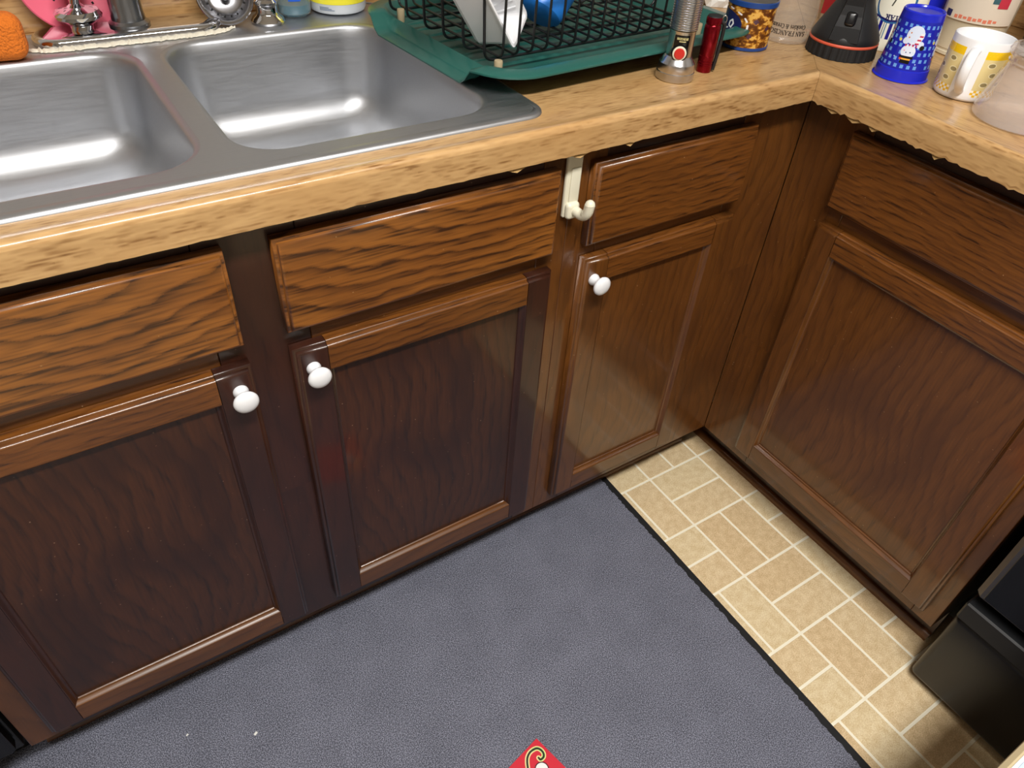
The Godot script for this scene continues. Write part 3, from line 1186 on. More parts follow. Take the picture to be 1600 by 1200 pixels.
# =====================================================================
# faucet and the things on the sink's back ledge
# =====================================================================
func make_faucet():
	var y = H + 0.004
	var t = thing("faucet", "chrome faucet with bell-shaped handle on a long deck plate", "faucet", Vector3(-0.932, y, -0.527))
	var st := ST()
	var rs = []
	for k in [[0.0, 0.0], [0.0, 0.006], [0.002, 0.0095], [0.006, 0.0115], [0.012, 0.012]]:
		rs.append(ring(rrect(0, 0, 0.131 - k[0], 0.037 - k[0], 0.0365 - k[0], 8, 8), k[1]))
	loft(st, rs, 1)
	fan(st, rs[-1], 1)
	obj("deck_plate", st, M.chrome, t)
	# spout: short barrel with a swan neck
	st = ST()
	lathe(st, [Vector2(0.0, 0.011), Vector2(0.0285, 0.011), Vector2(0.0285, 0.0155), Vector2(0.0255, 0.018), Vector2(0.0235, 0.0195), Vector2(0.0232, 0.026), Vector2(0.0225, 0.0275), Vector2(0.0222, 0.062), Vector2(0.0205, 0.070), Vector2(0.0, 0.074)], 36)
	var b = obj("spout_body", st, M.dull_chrome, t)
	b.position = Vector3(0.002, 0, -0.004)
	st = ST()
	tube(st, rounded([Vector3(0.002, 0.05, -0.004), Vector3(0.002, 0.15, -0.004), Vector3(-0.005, 0.17, 0.08), Vector3(-0.01, 0.155, 0.17)], 0.05, 8), 0.0135, 20)
	obj("spout", st, M.dull_chrome, t)
	# faceted bell handle
	st = ST()
	lathe(st, [Vector2(0.0, 0.011), Vector2(0.015, 0.011), Vector2(0.0158, 0.0175), Vector2(0.0205, 0.0195), Vector2(0.0305, 0.0275), Vector2(0.0325, 0.0325), Vector2(0.0285, 0.0375), Vector2(0.0125, 0.0415), Vector2(0.0072, 0.0455), Vector2(0.0072, 0.051), Vector2(0.0125, 0.0545), Vector2(0.0185, 0.059), Vector2(0.0200, 0.066), Vector2(0.016, 0.0725), Vector2(0.0, 0.075)], 10, false, 0.35)
	b = obj("handle", st, M.chrome, t)
	b.position = Vector3(-0.062, 0, -0.006)
	# crumbling caulk in front of the plate
	st = ST()
	var nz := noise(1.0, 3, 3)
	var n = 110
	for i in n:
		for k in 5:
			var c = []
			for e in [[0, 0], [1, 0], [1, 1], [0, 1]]:
				var a = float(i + e[0]) / n
				var x = lerp(-0.150, 0.146, a)
				var th = PI * (k + e[1]) / 5.0
				var wid = 0.0075 + 0.0035 * nz.get_noise_1d(x * 160.0) + 0.002 * nz.get_noise_1d(x * 700.0)
				var hgt = 0.0035 + 0.0028 * nz.get_noise_1d(x * 260.0 + 50.0)
				wid *= clamp(min(a, 1.0 - a) * 14.0, 0.1, 1.0)
				var bow = 0.0425 - 0.016 * pow(abs(x) / 0.145, 6.0) + 0.0035 * nz.get_noise_1d(x * 55.0 + 9.0)
				c.append(Vector3(x, max(0.0002, hgt * sin(th)), bow + wid * cos(th)))
			st.set_smooth_group(-1)
			quad(st, c[0], c[1], c[2], c[3])
	var ck = tag(obj("caulk_bead", st, M.caulk), "crumbling off-white caulk bead along the faucet deck plate", "caulk")
	ck.position = t.position

func make_sink_things():
	var y = H + 0.0038
	# orange sponge
	var st := rbox_mesh(Vector3(0.10, 0.058, 0.045), 0.018, 5)
	var o = tag(obj("sponge", st, M.orange), "thick orange sponge standing at the back of the sink", "sponge")
	o.position = Vector3(-1.119, y + 0.0292, -0.476)
	o.rotation = Vector3(-0.08, -0.1, 0.0)
	# pink perforated strainer leaning on the backsplash
	var t = thing("drain_cover", "round pink plastic sink strainer leaning behind the faucet", "strainer", Vector3(-0.985, H + 0.076, -0.5735))
	t.rotation = Vector3(PI * 0.5 - 0.10, 0, 0)
	st = ST()
	lathe(st, [Vector2(0.0, 0.0), Vector2(0.048, 0.0), Vector2(0.052, 0.003), Vector2(0.074, 0.0045), Vector2(0.076, 0.006), Vector2(0.074, 0.0075), Vector2(0.053, 0.006), Vector2(0.047, 0.003), Vector2(0.0, 0.003)], 56, false, 0.5)
	obj("disc", st, M.pink, t)
	for k in 30:
		st = ST()
		var a = TAU * k / 15.0 + (0.1 if k < 15 else 0.3)
		var rr = 0.030 if k < 15 else 0.041
		var c = Vector3(cos(a) * rr, 0.0031, sin(a) * rr)
		var u = Vector3(cos(a), 0, sin(a)) * (0.0034 if k % 2 == 0 else 0.0018)
		var v = Vector3(-sin(a), 0, cos(a)) * 0.0014
		st.set_smooth_group(-1)
		quad(st, c - u - v, c - u + v, c + u + v, c + u - v)
		obj("slot", st, M.dark_hole, t)
	# steel basket strainer leaning on its side
	t = thing("basket_strainer", "round steel basket strainer tipped up beside the soap bottles", "strainer", Vector3(-0.787, H + 0.0445, -0.527))
	t.basis = Basis.looking_at(Vector3(0.22, -0.42, -0.88)) * Basis(Vector3.RIGHT, PI * 0.5)
	st = ST()
	lathe(st, [Vector2(0.0, -0.020), Vector2(0.026, -0.018), Vector2(0.034, -0.006), Vector2(0.0415, -0.002), Vector2(0.0428, 0.0), Vector2(0.0415, 0.0018), Vector2(0.0385, 0.0008), Vector2(0.035, -0.002), Vector2(0.031, -0.008), Vector2(0.022, -0.0125), Vector2(0.008, -0.0135), Vector2(0.0, -0.0135)], 56, false, 0.7)
	obj("basket", st, mat(rgb(168, 168, 172), 0.22, 1.0), t)
	st = ST()
	lathe(st, [Vector2(0.004, -0.0138), Vector2(0.0035, -0.004), Vector2(0.0075, -0.001), Vector2(0.0078, 0.002), Vector2(0.005, 0.0042), Vector2(0.0, 0.0048)], 24)
	obj("pull_knob", st, M.dull_chrome, t)
	for k in 18:
		st = ST()
		var a = TAU * k / 18.0
		lathe(st, [Vector2(0.0, 0.0006), Vector2(0.0015, 0.0006), Vector2(0.0015, 0.0)], 10)
		var h = obj("drain_hole", st, M.dark_hole, t)
		h.position = Vector3(cos(a) * 0.0285, -0.0092, sin(a) * 0.0285)
		h.basis = Basis(Vector3(-sin(a), 0, cos(a)), 0.45)
	# chrome sprayer holder
	t = thing("sprayer_holder", "chrome flared sprayer holder on the sink deck", "sprayer", Vector3(-0.729, y, -0.514))
	lathe_obj("collar", [Vector2(0.0, 0.0), Vector2(0.0265, 0.0), Vector2(0.0268, 0.003), Vector2(0.0235, 0.008), Vector2(0.0185, 0.0115), Vector2(0.0165, 0.0155), Vector2(0.0165, 0.026), Vector2(0.0185, 0.0275), Vector2(0.0185, 0.0305), Vector2(0.015, 0.034), Vector2(0.0, 0.034)], M.chrome, t, 36)
	lathe_obj("sprayer_head", [Vector2(0.0115, 0.034), Vector2(0.0125, 0.045), Vector2(0.0165, 0.06), Vector2(0.018, 0.085), Vector2(0.015, 0.1), Vector2(0.0, 0.105)], M.chrome, t, 36)
	# clear soap bottle with teal liquid
	t = thing("soap_bottle", "clear plastic bottle with a little teal dish soap", "bottle", Vector3(-0.677, y, -0.538), face_camera(Vector3(-0.677, 0, -0.538)))
	lathe_obj("soap", [Vector2(0.0, 0.0015), Vector2(0.022, 0.0015), Vector2(0.0262, 0.006), Vector2(0.0266, 0.0185), Vector2(0.0, 0.019)], M.soap, t, 36)
	lathe_obj("bottle_wall", [Vector2(0.0, 0.0004), Vector2(0.0225, 0.0004), Vector2(0.0272, 0.005), Vector2(0.0276, 0.09), Vector2(0.024, 0.115), Vector2(0.011, 0.135), Vector2(0.011, 0.15)], M.glass_soap, t, 36)
	st = ST()
	curved_patch(st, 0.0280, -0.28, 0.42, 0.026, 0.07)
	obj("label", st, mat(rgb(36, 96, 210), 0.4), t)
	lathe_obj("cap", [Vector2(0.0128, 0.148), Vector2(0.0128, 0.168), Vector2(0.0, 0.17)], M.white, t, 24)
	# white bottle with a yellow label
	t = thing("cleaner_bottle", "stout white bottle with a bright yellow label", "bottle", Vector3(-0.600, y + 0.0018, -0.5405), face_camera(Vector3(-0.600, 0, -0.5405)))
	lathe_obj("bottle_wall", [Vector2(0.0, 0.0), Vector2(0.041, 0.0), Vector2(0.0450, 0.002), Vector2(0.0472, 0.007), Vector2(0.0475, 0.14), Vector2(0.048, 0.165), Vector2(0.018, 0.19), Vector2(0.018, 0.21)], mat(rgb(214, 220, 226), 0.3), t, 48)
	st = ST()
	curved_patch(st, 0.0478, -1.5, 1.5, 0.0165, 0.12)
	var img := Image.create(512, 128, false, Image.FORMAT_RGB8)
	img.fill(rgb(246, 236, 66))
	for k in 5:
		img.fill_rect(Rect2i(228, 98 + k * 5 - 8, 96 - k * 14, 2), rgb(110, 104, 40))
		img.fill_rect(Rect2i(120, 104 + k * 4 - 10, 50 - k * 6, 2), rgb(110, 104, 40))
	var lm := mat(Color.WHITE, 0.3)
	lm.albedo_texture = ImageTexture.create_from_image(img)
	obj("label", st, lm, t)
	lathe_obj("cap", [Vector2(0.022, 0.205), Vector2(0.022, 0.23), Vector2(0.0, 0.231)], M.white, t, 24)
	st = ST()
	for k in 3:
		curved_patch(st, 0.0478, -0.66, -0.32 + 0.1 * k, 0.0115 - k * 0.002, 0.0125 - k * 0.002)
	obj("printed_code", st, mat(rgb(130, 146, 170), 0.5), t)

# a piece of cylinder wall facing +z between angles a0..a1 (about +z, right positive), y0..y1
func curved_patch(st, r, a0, a1, y0, y1, n := 24):
	st.set_smooth_group(1)
	for i in n:
		var t0 = lerp(a0, a1, float(i) / n)
		var t1 = lerp(a0, a1, float(i + 1) / n)
		quad(st, Vector3(sin(t0) * r, y0, cos(t0) * r), Vector3(sin(t1) * r, y0, cos(t1) * r), Vector3(sin(t1) * r, y1, cos(t1) * r), Vector3(sin(t0) * r, y1, cos(t0) * r), Vector2(float(i) / n, 1), Vector2(float(i + 1) / n, 1), Vector2(float(i + 1) / n, 0), Vector2(float(i) / n, 0))

# =====================================================================
# drainer tray, rack and dishes
# =====================================================================
const TRAY_AT := Vector3(-0.318, 0.9195, -0.281)
const TRAY_TURN := 0.066

func make_tray():
	var t = thing("drainer_tray", "dark green plastic drainer tray under the black dish rack", "tray", TRAY_AT, TRAY_TURN)
	var st := ST()
	var a = 0.276
	var b = 0.202
	# d inwards from the outline, height of the rim there, height of the open (sink) side there
	var prof = [[0.0, 0.026, 0.0030], [0.003, 0.0285, 0.0042], [0.018, 0.0292, 0.0060], [0.021, 0.0300, 0.0062], [0.026, 0.0295, 0.0052], [0.034, 0.0215, 0.0056], [0.046, 0.0100, 0.0066], [0.052, 0.0078, 0.0070], [0.06, 0.0074, 0.0074]]
	var rings = []
	var under = []
	for p in prof:
		var o = rrect(0, 0, a - p[0], b - p[0], max(0.02, 0.075 - p[0]), 10, 22)
		var up = []
		var dn = []
		for q in o:
			# the sink side is open between its two corners
			var w = smoothstep(-0.232, -0.262 + p[0] * 0.9, q.x) * (1.0 - smoothstep(0.118, 0.142, abs(q.y)))
			var h = lerp(p[1], p[2], w)
			up.append(Vector3(q.x, h, q.y))
			dn.append(Vector3(q.x, h - 0.0022, q.y))
		rings.append(up)
		under.append(dn)
	loft(st, rings, 1)
	fan(st, rings[-1], 1)
	loft(st, under, 2, true)
	loft(st, [under[0], rings[0]], 3)
	obj("pan", st, M.tray, t)
	# drain ribs
	for k in 9:
		var z = -0.128 + k * 0.032
		st = ST()
		st.set_smooth_group(1)
		var x0 = -0.234
		var x1 = 0.215
		var n = 20
		for i in n:
			for s in 4:
				var c = []
				for e in [[0, 0], [1, 0], [1, 1], [0, 1]]:
					var f = float(i + e[0]) / n
					var th = PI * (s + e[1]) / 4.0
					var hh = 0.0026 * min(1.0, min(f, 1.0 - f) * 14.0)
					c.append(Vector3(lerp(x0, x1, f), 0.0072 + hh * sin(th), z + 0.005 * cos(th)))
				quad(st, c[0], c[1], c[2], c[3])
		obj("rib", st, M.tray, t)

func make_rack():
	var t = thing("dish_rack", "black wire dish rack standing in the green tray", "rack", TRAY_AT, TRAY_TURN)
	var y0 = 0.031
	var y1 = 0.150
	var xa = -0.240
	var xb = 0.190
	var za = -0.150
	var zb = 0.134
	var nw = 16
	for k in nw:
		var x = xa + 0.022 + (xb - xa - 0.044) * k / (nw - 1.0)
		var st := ST()
		tube(st, rounded([Vector3(x, y1, zb + 0.004), Vector3(x, y0, zb), Vector3(x, y0, za), Vector3(x, y1, za - 0.004)], 0.012, 5), 0.0019, 7)
		obj("wire", st, M.black_wire, t)
	for k in 6:
		var z = lerp(zb - 0.012, za + 0.012, k / 5.0)
		var st := ST()
		tube(st, rounded([Vector3(xa - 0.004, y1, z), Vector3(xa, y0 - 0.0038, z), Vector3(xb, y0 - 0.0038, z), Vector3(xb + 0.004, y1, z)], 0.016, 6), 0.0021, 7)
		obj("wire", st, M.black_wire, t)
	for y in [[y1, 0.004, 0.0028], [y0 + 0.05, 0.0018, 0.0018]]:
		var st := ST()
		var o = []
		for p in rrect((xa + xb) * 0.5, (za + zb) * 0.5, (xb - xa) * 0.5 + y[1] + 0.002, (zb - za) * 0.5 + y[1] + 0.002, 0.02, 5, 4):
			o.append(Vector3(p.x, y[0], p.y))
		if y[0] > 0.1:
			tube(st, o, y[2], 8, true)
			obj("rim", st, M.black_wire, t)
	# scroll ornament on the front
	for c in [Vector3(-0.09, 0.108, zb + 0.005), Vector3(-0.035, 0.108, zb + 0.005)]:
		var st := ST()
		var pts = []
		for i in 40:
			var a = -PI * 0.5 + TAU * 1.35 * i / 39.0
			var r = 0.018 - 0.011 * i / 39.0
			pts.append(c + Vector3(cos(a) * r * (1.0 if c.x < -0.06 else -1.0), sin(a) * r, 0.0))
		tube(st, pts, 0.0019, 7)
		obj("scroll", st, M.black_wire, t)
	# rubber feet
	for p in [Vector2(-0.226, 0.136), Vector2(-0.226, -0.13), Vector2(0.176, 0.136), Vector2(0.176, -0.13)]:
		var st := ST()
		lathe(st, [Vector2(0.0, 0.0), Vector2(0.0042, 0.0004), Vector2(0.0056, 0.004), Vector2(0.0062, 0.02), Vector2(0.0055, 0.022), Vector2(0.0, 0.0222)], 16)
		var o = obj("foot", st, M.tan_cap, t)
		o.position = Vector3(p.x, 0.0085, p.y)
	
func make_rack_dishes():
	# ribbed white container lying on its side in the rack
	var t = thing("white_container", "ribbed white plastic container tipped up in the dish rack", "container", Vector3(-0.504, 0.9615, -0.140))
	var a = Vector3(-0.56, 0.82, 0.06).normalized()
	var b = Vector3(0.70, 0.46, -0.54)
	b = (b - a * b.dot(a)).normalized()
	var n = a.cross(b)
	if n.x > 0:
		n = -n
	# local x = b (width), y = -n (out of the mouth), z so that the frame is right-handed along a
	t.basis = Basis(b, -n, b.cross(-n))
	var la = 1.0 if t.basis.z.dot(a) > 0 else -1.0
	var L = 0.17
	var W = 0.058
	var D = 0.062
	var st := ST()
	var rings = []
	for k in [[0.013, -D], [0.006, -D + 0.002], [0.003, -D + 0.008], [0.0, -0.004], [-0.003, -0.002], [-0.003, 0.0], [0.0004, 0.0], [0.0034, -0.006]]:
		rings.append(ring(rrect(W * 0.5, la * L * 0.5, W * 0.5 - k[0], L * 0.5 - k[0], 0.008, 4, 6), k[1]))
	loft(st, rings, -1)
	fan(st, rings[0], -1, true)
	var floor_ring = ring(rrect(W * 0.5, la * L * 0.5, W * 0.5 - 0.014, L * 0.5 - 0.014, 0.006, 4, 6), -D + 0.014)
	loft(st, [rings[-1], floor_ring], -1)
	fan(st, floor_ring, -1)
	obj("shell", st, M.white, t)
	# ribs across the inner wall
	for i in 13:
		st = ST()
		var z = la * (0.02 + i * 0.0108)
		st.set_smooth_group(-1)
		for wall in 2:
			var x0 = 0.0036 if wall == 0 else W - 0.0036
			var x1 = 0.0136 if wall == 0 else W - 0.0136
			var dx = 0.0012 if wall == 0 else -0.0012
			cbar(st, Vector3(x0 + dx, -0.007, z), Vector3(x1 + dx, -D + 0.015, z), 0.0013)
		cbar(st, Vector3(0.0136, -D + 0.0148, z), Vector3(W - 0.0136, -D + 0.0148, z), 0.0013)
		obj("rib", st, M.white, t)
	# blue cup
	t = thing("blue_cup", "bright blue plastic cup lying in the dish rack", "cup", Vector3(-0.402, 0.968, -0.232))
	t.basis = Basis.looking_at(Vector3(-0.55, -0.62, 0.25).normalized()) * Basis(Vector3.RIGHT, PI * 0.5)
	t.scale = Vector3.ONE
	st = ST()
	lathe(st, [Vector2(0.0, 0.0), Vector2(0.028, 0.0), Vector2(0.034, 0.004), Vector2(0.0365, 0.012), Vector2(0.0365, 0.014), Vector2(0.045, 0.09), Vector2(0.0468, 0.1), Vector2(0.0455, 0.1015), Vector2(0.043, 0.09), Vector2(0.034, 0.01), Vector2(0.0, 0.006)], 48)
	obj("cup_wall", st, M.blue, t)
	# white plate
	t = thing("white_plate", "round white plate standing at the back of the dish rack", "plate", Vector3(-0.492, 1.048, -0.372))
	t.basis = Basis.looking_at(Vector3(-0.72, -0.28, -0.30).normalized()) * Basis(Vector3.RIGHT, PI * 0.5)
	st = ST()
	lathe(st, [Vector2(0.0, -0.004), Vector2(0.055, -0.004), Vector2(0.062, 0.0), Vector2(0.094, 0.009), Vector2(0.096, 0.0112), Vector2(0.094, 0.0125), Vector2(0.06, 0.0035), Vector2(0.052, 0.0), Vector2(0.0, 0.0)], 64)
	obj("plate_body", st, M.white, t)

func cbar(st, p0: Vector3, p1: Vector3, r: float):
	tube(st, [p0, p1], r, 6)

# =====================================================================
# flashlights
# =====================================================================
func make_flashlights():
	# silver flashlight, lens down
	var at = Vector3(-0.2685, H, -0.0575)
	var t = thing("silver_flashlight", "silver metal flashlight with red button standing lens down", "flashlight", at, face_camera(at) + 0.1)
	lathe_obj("head", [Vector2(0.0, 0.0004), Vector2(0.0275, 0.0004), Vector2(0.0285, 0.0016), Vector2(0.0282, 0.0115), Vector2(0.0274, 0.0122), Vector2(0.0274, 0.0130), Vector2(0.0276, 0.0136), Vector2(0.0262, 0.0235), Vector2(0.0235, 0.0265), Vector2(0.0218, 0.0300), Vector2(0.0200, 0.0320), Vector2(0.0188, 0.0335)], M.alu, t, 48, false, 0.5)
	var prof = [Vector2(0.0188, 0.0335), Vector2(0.0186, 0.066), Vector2(0.0192, 0.0685), Vector2(0.0198, 0.0690)]
	lathe_obj("barrel", prof, M.alu, t, 48)
	prof = []
	for k in 34:
		var y = 0.0695 + k * 0.0032
		prof.append(Vector2(0.0188, y))
		prof.append(Vector2(0.0203, y + 0.0006))
		prof.append(Vector2(0.0203, y + 0.0018))
		prof.append(Vector2(0.0188, y + 0.0024))
	prof.append(Vector2(0.0188, 0.185))
	prof.append(Vector2(0.015, 0.189))
	prof.append(Vector2(0.0, 0.19))
	lathe_obj("ribbed_grip", prof, M.alu, t, 40, false, 0.5)
	var st := ST()
	curved_patch(st, 0.0192, -0.62, 0.56, 0.044, 0.064, 16)
	obj("label_plate", st, M.black_gloss, t)
	letters("label_print", "BURGESS", 0.0040, M.gold_ink, t, Vector3(0, 0.0600, 0), 0.0194, true, true, 0.86)
	st = ST()
	curved_patch(st, 0.0198, -0.22, 0.26, 0.0557, 0.0568, 8)
	obj("label_print", st, M.gold_ink, t)
	for k in [[0.0118, 0.0, 0.0018, M.black_gloss], [0.0100, 0.0018, 0.0030, M.ivory], [0.0076, 0.0030, 0.0048, M.red]]:
		st = ST()
		lathe(st, [Vector2(k[0], -0.006), Vector2(k[0], k[2] - 0.0008), Vector2(k[0] - 0.0008, k[2]), Vector2(k[0] * 0.6, k[2] + 0.0003), Vector2(0, k[2] + 0.0004)], 32)
		var o = obj("button" if k[3] == M.red else "button_ring", st, k[3], t)
		o.position = Vector3(-0.001, 0.0405, 0.0188)
		o.rotation.x = PI * 0.5
	# small red flashlight
	at = Vector3(-0.2045, H, -0.0615)
	t = thing("red_flashlight", "small dark red metal flashlight with wrist strap, standing", "flashlight", at, face_camera(at) + 0.2)
	lathe_obj("body", [Vector2(0.0, 0.0004), Vector2(0.0112, 0.0004), Vector2(0.0115, 0.0012), Vector2(0.0115, 0.0115), Vector2(0.0110, 0.0120), Vector2(0.0110, 0.0128), Vector2(0.0115, 0.0132), Vector2(0.0115, 0.0152), Vector2(0.0110, 0.0157), Vector2(0.0110, 0.0165), Vector2(0.0115, 0.0170), Vector2(0.0115, 0.0235), Vector2(0.0112, 0.0238), Vector2(0.0115, 0.0244), Vector2(0.0122, 0.062), Vector2(0.0118, 0.066), Vector2(0.0108, 0.0675), Vector2(0.0118, 0.069), Vector2(0.0118, 0.076), Vector2(0.0110, 0.078)], M.red_metal, t, 40, false, 0.5)
	lathe_obj("tail_button", [Vector2(0.0109, 0.0778), Vector2(0.0100, 0.0795), Vector2(0.0, 0.0800)], M.black_rubber, t, 32)
	st = ST()
	tube(st, rounded([Vector3(0.011, 0.0715, 0.0), Vector3(0.0165, 0.069, 0.0), Vector3(0.0165, 0.050, 0.0), Vector3(0.0155, 0.024, 0.0), Vector3(0.0135, 0.003, 0.0)], 0.012, 5), 0.0028, 8)
	obj("strap", st, M.black_plastic, t)
	st = rbox_mesh(Vector3(0.0042, 0.011, 0.0042), 0.0012, 2)
	var o2 = obj("strap_slider", st, M.white, t)
	o2.position = Vector3(0.0165, 0.057, 0.0)
	st = ST()
	var pts = []
	for i in 20:
		pts.append(Vector3(0.0145 + 0.0035 * cos(TAU * i / 20.0), 0.0745 + 0.0055 * sin(TAU * i / 20.0), 0.0))
	tube(st, pts, 0.0008, 6, true)
	obj("split_ring", st, M.chrome, t)
	# big black lantern flashlight
	at = Vector3(0.0875, H, -0.036)
	t = thing("black_flashlight", "large black plastic flashlight with orange ring, standing lens down", "flashlight", at, face_camera(at))
	st = ST()
	var teeth = 60
	for j in teeth * 2:
		# knurled collar
		var a0 = TAU * j / (teeth * 2.0)
		var a1 = TAU * (j + 1) / (teeth * 2.0)
		var r0 = 0.0568 if j % 4 < 2 else 0.0556
		var r1 = 0.0568 if (j + 1) % 4 < 2 else 0.0556
		st.set_smooth_group(-1)
		quad(st, Vector3(sin(a0) * r0, 0.0004, cos(a0) * r0), Vector3(sin(a1) * r1, 0.0004, cos(a1) * r1), Vector3(sin(a1) * (r1 - 0.001), 0.020, cos(a1) * (r1 - 0.001)), Vector3(sin(a0) * (r0 - 0.001), 0.020, cos(a0) * (r0 - 0.001)))
		tri3(st, Vector3(0, 0.0202, 0), Vector3(sin(a0) * (r0 - 0.001), 0.020, cos(a0) * (r0 - 0.001)), Vector3(sin(a1) * (r1 - 0.001), 0.020, cos(a1) * (r1 - 0.001)))
		tri3(st, Vector3(0, 0.0004, 0), Vector3(sin(a1) * r1, 0.0004, cos(a1) * r1), Vector3(sin(a0) * r0, 0.0004, cos(a0) * r0))
	obj("lens_collar", st, M.black_rubber, t)
	lathe_obj("orange_ring", [Vector2(0.050, 0.0195), Vector2(0.0552, 0.0205), Vector2(0.0558, 0.0225), Vector2(0.0550, 0.0245), Vector2(0.050, 0.025)], M.orange_ring, t, 60)
	lathe_obj("reflector_housing", [Vector2(0.0545, 0.0248), Vector2(0.0548, 0.028), Vector2(0.0525, 0.034), Vector2(0.0445, 0.050), Vector2(0.0365, 0.066), Vector2(0.0305, 0.078), Vector2(0.0270, 0.088), Vector2(0.0255, 0.1), Vector2(0.025, 0.22), Vector2(0.02, 0.226), Vector2(0.0, 0.227)], M.black_plastic, t, 60)
	# raised spine running down the cone, with the switch
	st = ST()
	var path = [Vector3(0, 0.030, 0.0535), Vector3(0, 0.050, 0.0478), Vector3(0, 0.066, 0.0425), Vector3(0, 0.080, 0.0385), Vector3(0, 0.1, 0.0345), Vector3(0, 0.2, 0.033)]
	st.set_smooth_group(-1)
	for i in path.size() - 1:
		var w0 = 0.0225 - 0.0028 * i
		var w1 = 0.0225 - 0.0028 * (i + 1)
		var p = path[i]
		var q = path[i + 1]
		quad(st, p + Vector3(-w0, 0, 0), p + Vector3(w0, 0, 0), q + Vector3(w1, 0, 0), q + Vector3(-w1, 0, 0))
		quad(st, p + Vector3(w0, 0, 0), p + Vector3(w0 + 0.002, 0, -0.018), q + Vector3(w1 + 0.002, 0, -0.018), q + Vector3(w1, 0, 0))
		quad(st, p + Vector3(-w0 - 0.002, 0, -0.018), p + Vector3(-w0, 0, 0), q + Vector3(-w1, 0, 0), q + Vector3(-w1 - 0.002, 0, -0.018))
	quad(st, path[0] + Vector3(-0.0245, 0, -0.018), path[0] + Vector3(0.0245, 0, -0.018), path[0] + Vector3(0.0225, 0, 0), path[0] + Vector3(-0.0225, 0, 0))
	obj("spine", st, mat(rgb(20, 20, 22), 0.28), t)
	st = rbox_mesh(Vector3(0.017, 0.022, 0.012), 0.0055, 4)
	var sw = obj("switch", st, mat(rgb(18, 18, 20), 0.22), t)
	sw.position = Vector3(0.001, 0.062, 0.043)
	sw.rotation.x = -0.33

# =====================================================================
# cups, jars and cans on the side run
# =====================================================================
func ellipse(img: Image, cx: float, cy: float, rx: float, ry: float, c: Color):
	for y in range(max(0, int(cy - ry)), min(img.get_height(), int(cy + ry) + 2)):
		for x in range(max(0, int(cx - rx)), min(img.get_width(), int(cx + rx) + 2)):
			var dx = (x - cx) / rx
			var dy = (y - cy) / ry
			if dx * dx + dy * dy <= 1.0:
				img.set_pixel(x, y, c)

func stroke(img: Image, pts: Array, r: float, c: Color):
	for i in pts.size() - 1:
		var n = int(pts[i].distance_to(pts[i + 1]) / max(0.7, r * 0.4)) + 1
		for k in n + 1:
			var p = pts[i].lerp(pts[i + 1], float(k) / n)
			ellipse(img, p.x, p.y, r, r, c)

func img_mat(img: Image, rough := 0.3) -> StandardMaterial3D:
	img.generate_mipmaps()
	var m := mat(Color.WHITE, rough)
	m.albedo_texture = ImageTexture.create_from_image(img)
	return m

func cup_print() -> StandardMaterial3D:
	# painted as the cup stands upright (lip at the top)
	var W = 768
	var Hh = 330
	var img := Image.create(W, Hh, false, Image.FORMAT_RGB8)
	img.fill(rgb(26, 36, 172))
	var sq = rgb(104, 160, 232)
	for row in 7:
		for k in 24:
			var y = 68 + row * 32
			var x = k * 32 + (row % 2) * 14
			if (k * 7 + row * 5) % 9 == 0:
				continue
			img.fill_rect(Rect2i(x % (W - 18), y, 16, 17), sq)
	for i in 4:
		var cx = W * (0.5 + i * 0.25)
		cx = fposmod(cx, W)
		if cx > W - 90 or cx < 90:
			continue
		ellipse(img, cx - 4, 228, 46, 44, rgb(214, 226, 248))
		ellipse(img, cx + 34, 196, 17, 15, rgb(214, 226, 248))
		ellipse(img, cx - 44, 186, 19, 17, rgb(214, 226, 248))
		ellipse(img, cx + 4, 150, 37, 30, rgb(222, 232, 250))
		# scarf
		for k in 7:
			img.fill_rect(Rect2i(int(cx - 30 + k * 9), 176 + int(abs(k - 3) * -1.5), 6, 11), rgb(196, 40, 66) if k % 2 == 0 else rgb(240, 236, 240))
		for k in 6:
			img.fill_rect(Rect2i(int(cx - 34 - k * 3), 186 + k * 9, 20, 7), rgb(196, 40, 66) if k % 2 == 0 else rgb(240, 236, 240))
		# hat
		img.fill_rect(Rect2i(int(cx - 30), 116, 68, 12), rgb(14, 14, 20))
		img.fill_rect(Rect2i(int(cx - 20), 92, 48, 25), rgb(14, 14, 20))
		img.fill_rect(Rect2i(int(cx - 20), 109, 48, 8), rgb(232, 170, 60))
		ellipse(img, cx + 30, 112, 6, 6, rgb(210, 80, 60))
		# face and buttons
		ellipse(img, cx - 8, 146, 3, 3, rgb(40, 50, 120))
		ellipse(img, cx + 12, 144, 3, 3, rgb(40, 50, 120))
		ellipse(img, cx + 24, 152, 4, 3, rgb(224, 150, 170))
		ellipse(img, cx + 24, 214, 4, 4, rgb(200, 130, 90))
		ellipse(img, cx + 22, 236, 4, 4, rgb(200, 130, 90))
		# mitten and star
		ellipse(img, cx - 58, 172, 13, 12, rgb(16, 16, 24))
		ellipse(img, cx + 66, 196, 8, 8, rgb(228, 214, 110))
	for k in 26:
		ellipse(img, 12 + k * 29, 80 + (k * 53) % 190, 3, 3, rgb(196, 220, 250))
	img.fill_rect(Rect2i(0, 0, W, 58), rgb(28, 40, 196))
	img.fill_rect(Rect2i(0, 292, W, 38), rgb(28, 40, 196))
	return img_mat(img, 0.2)

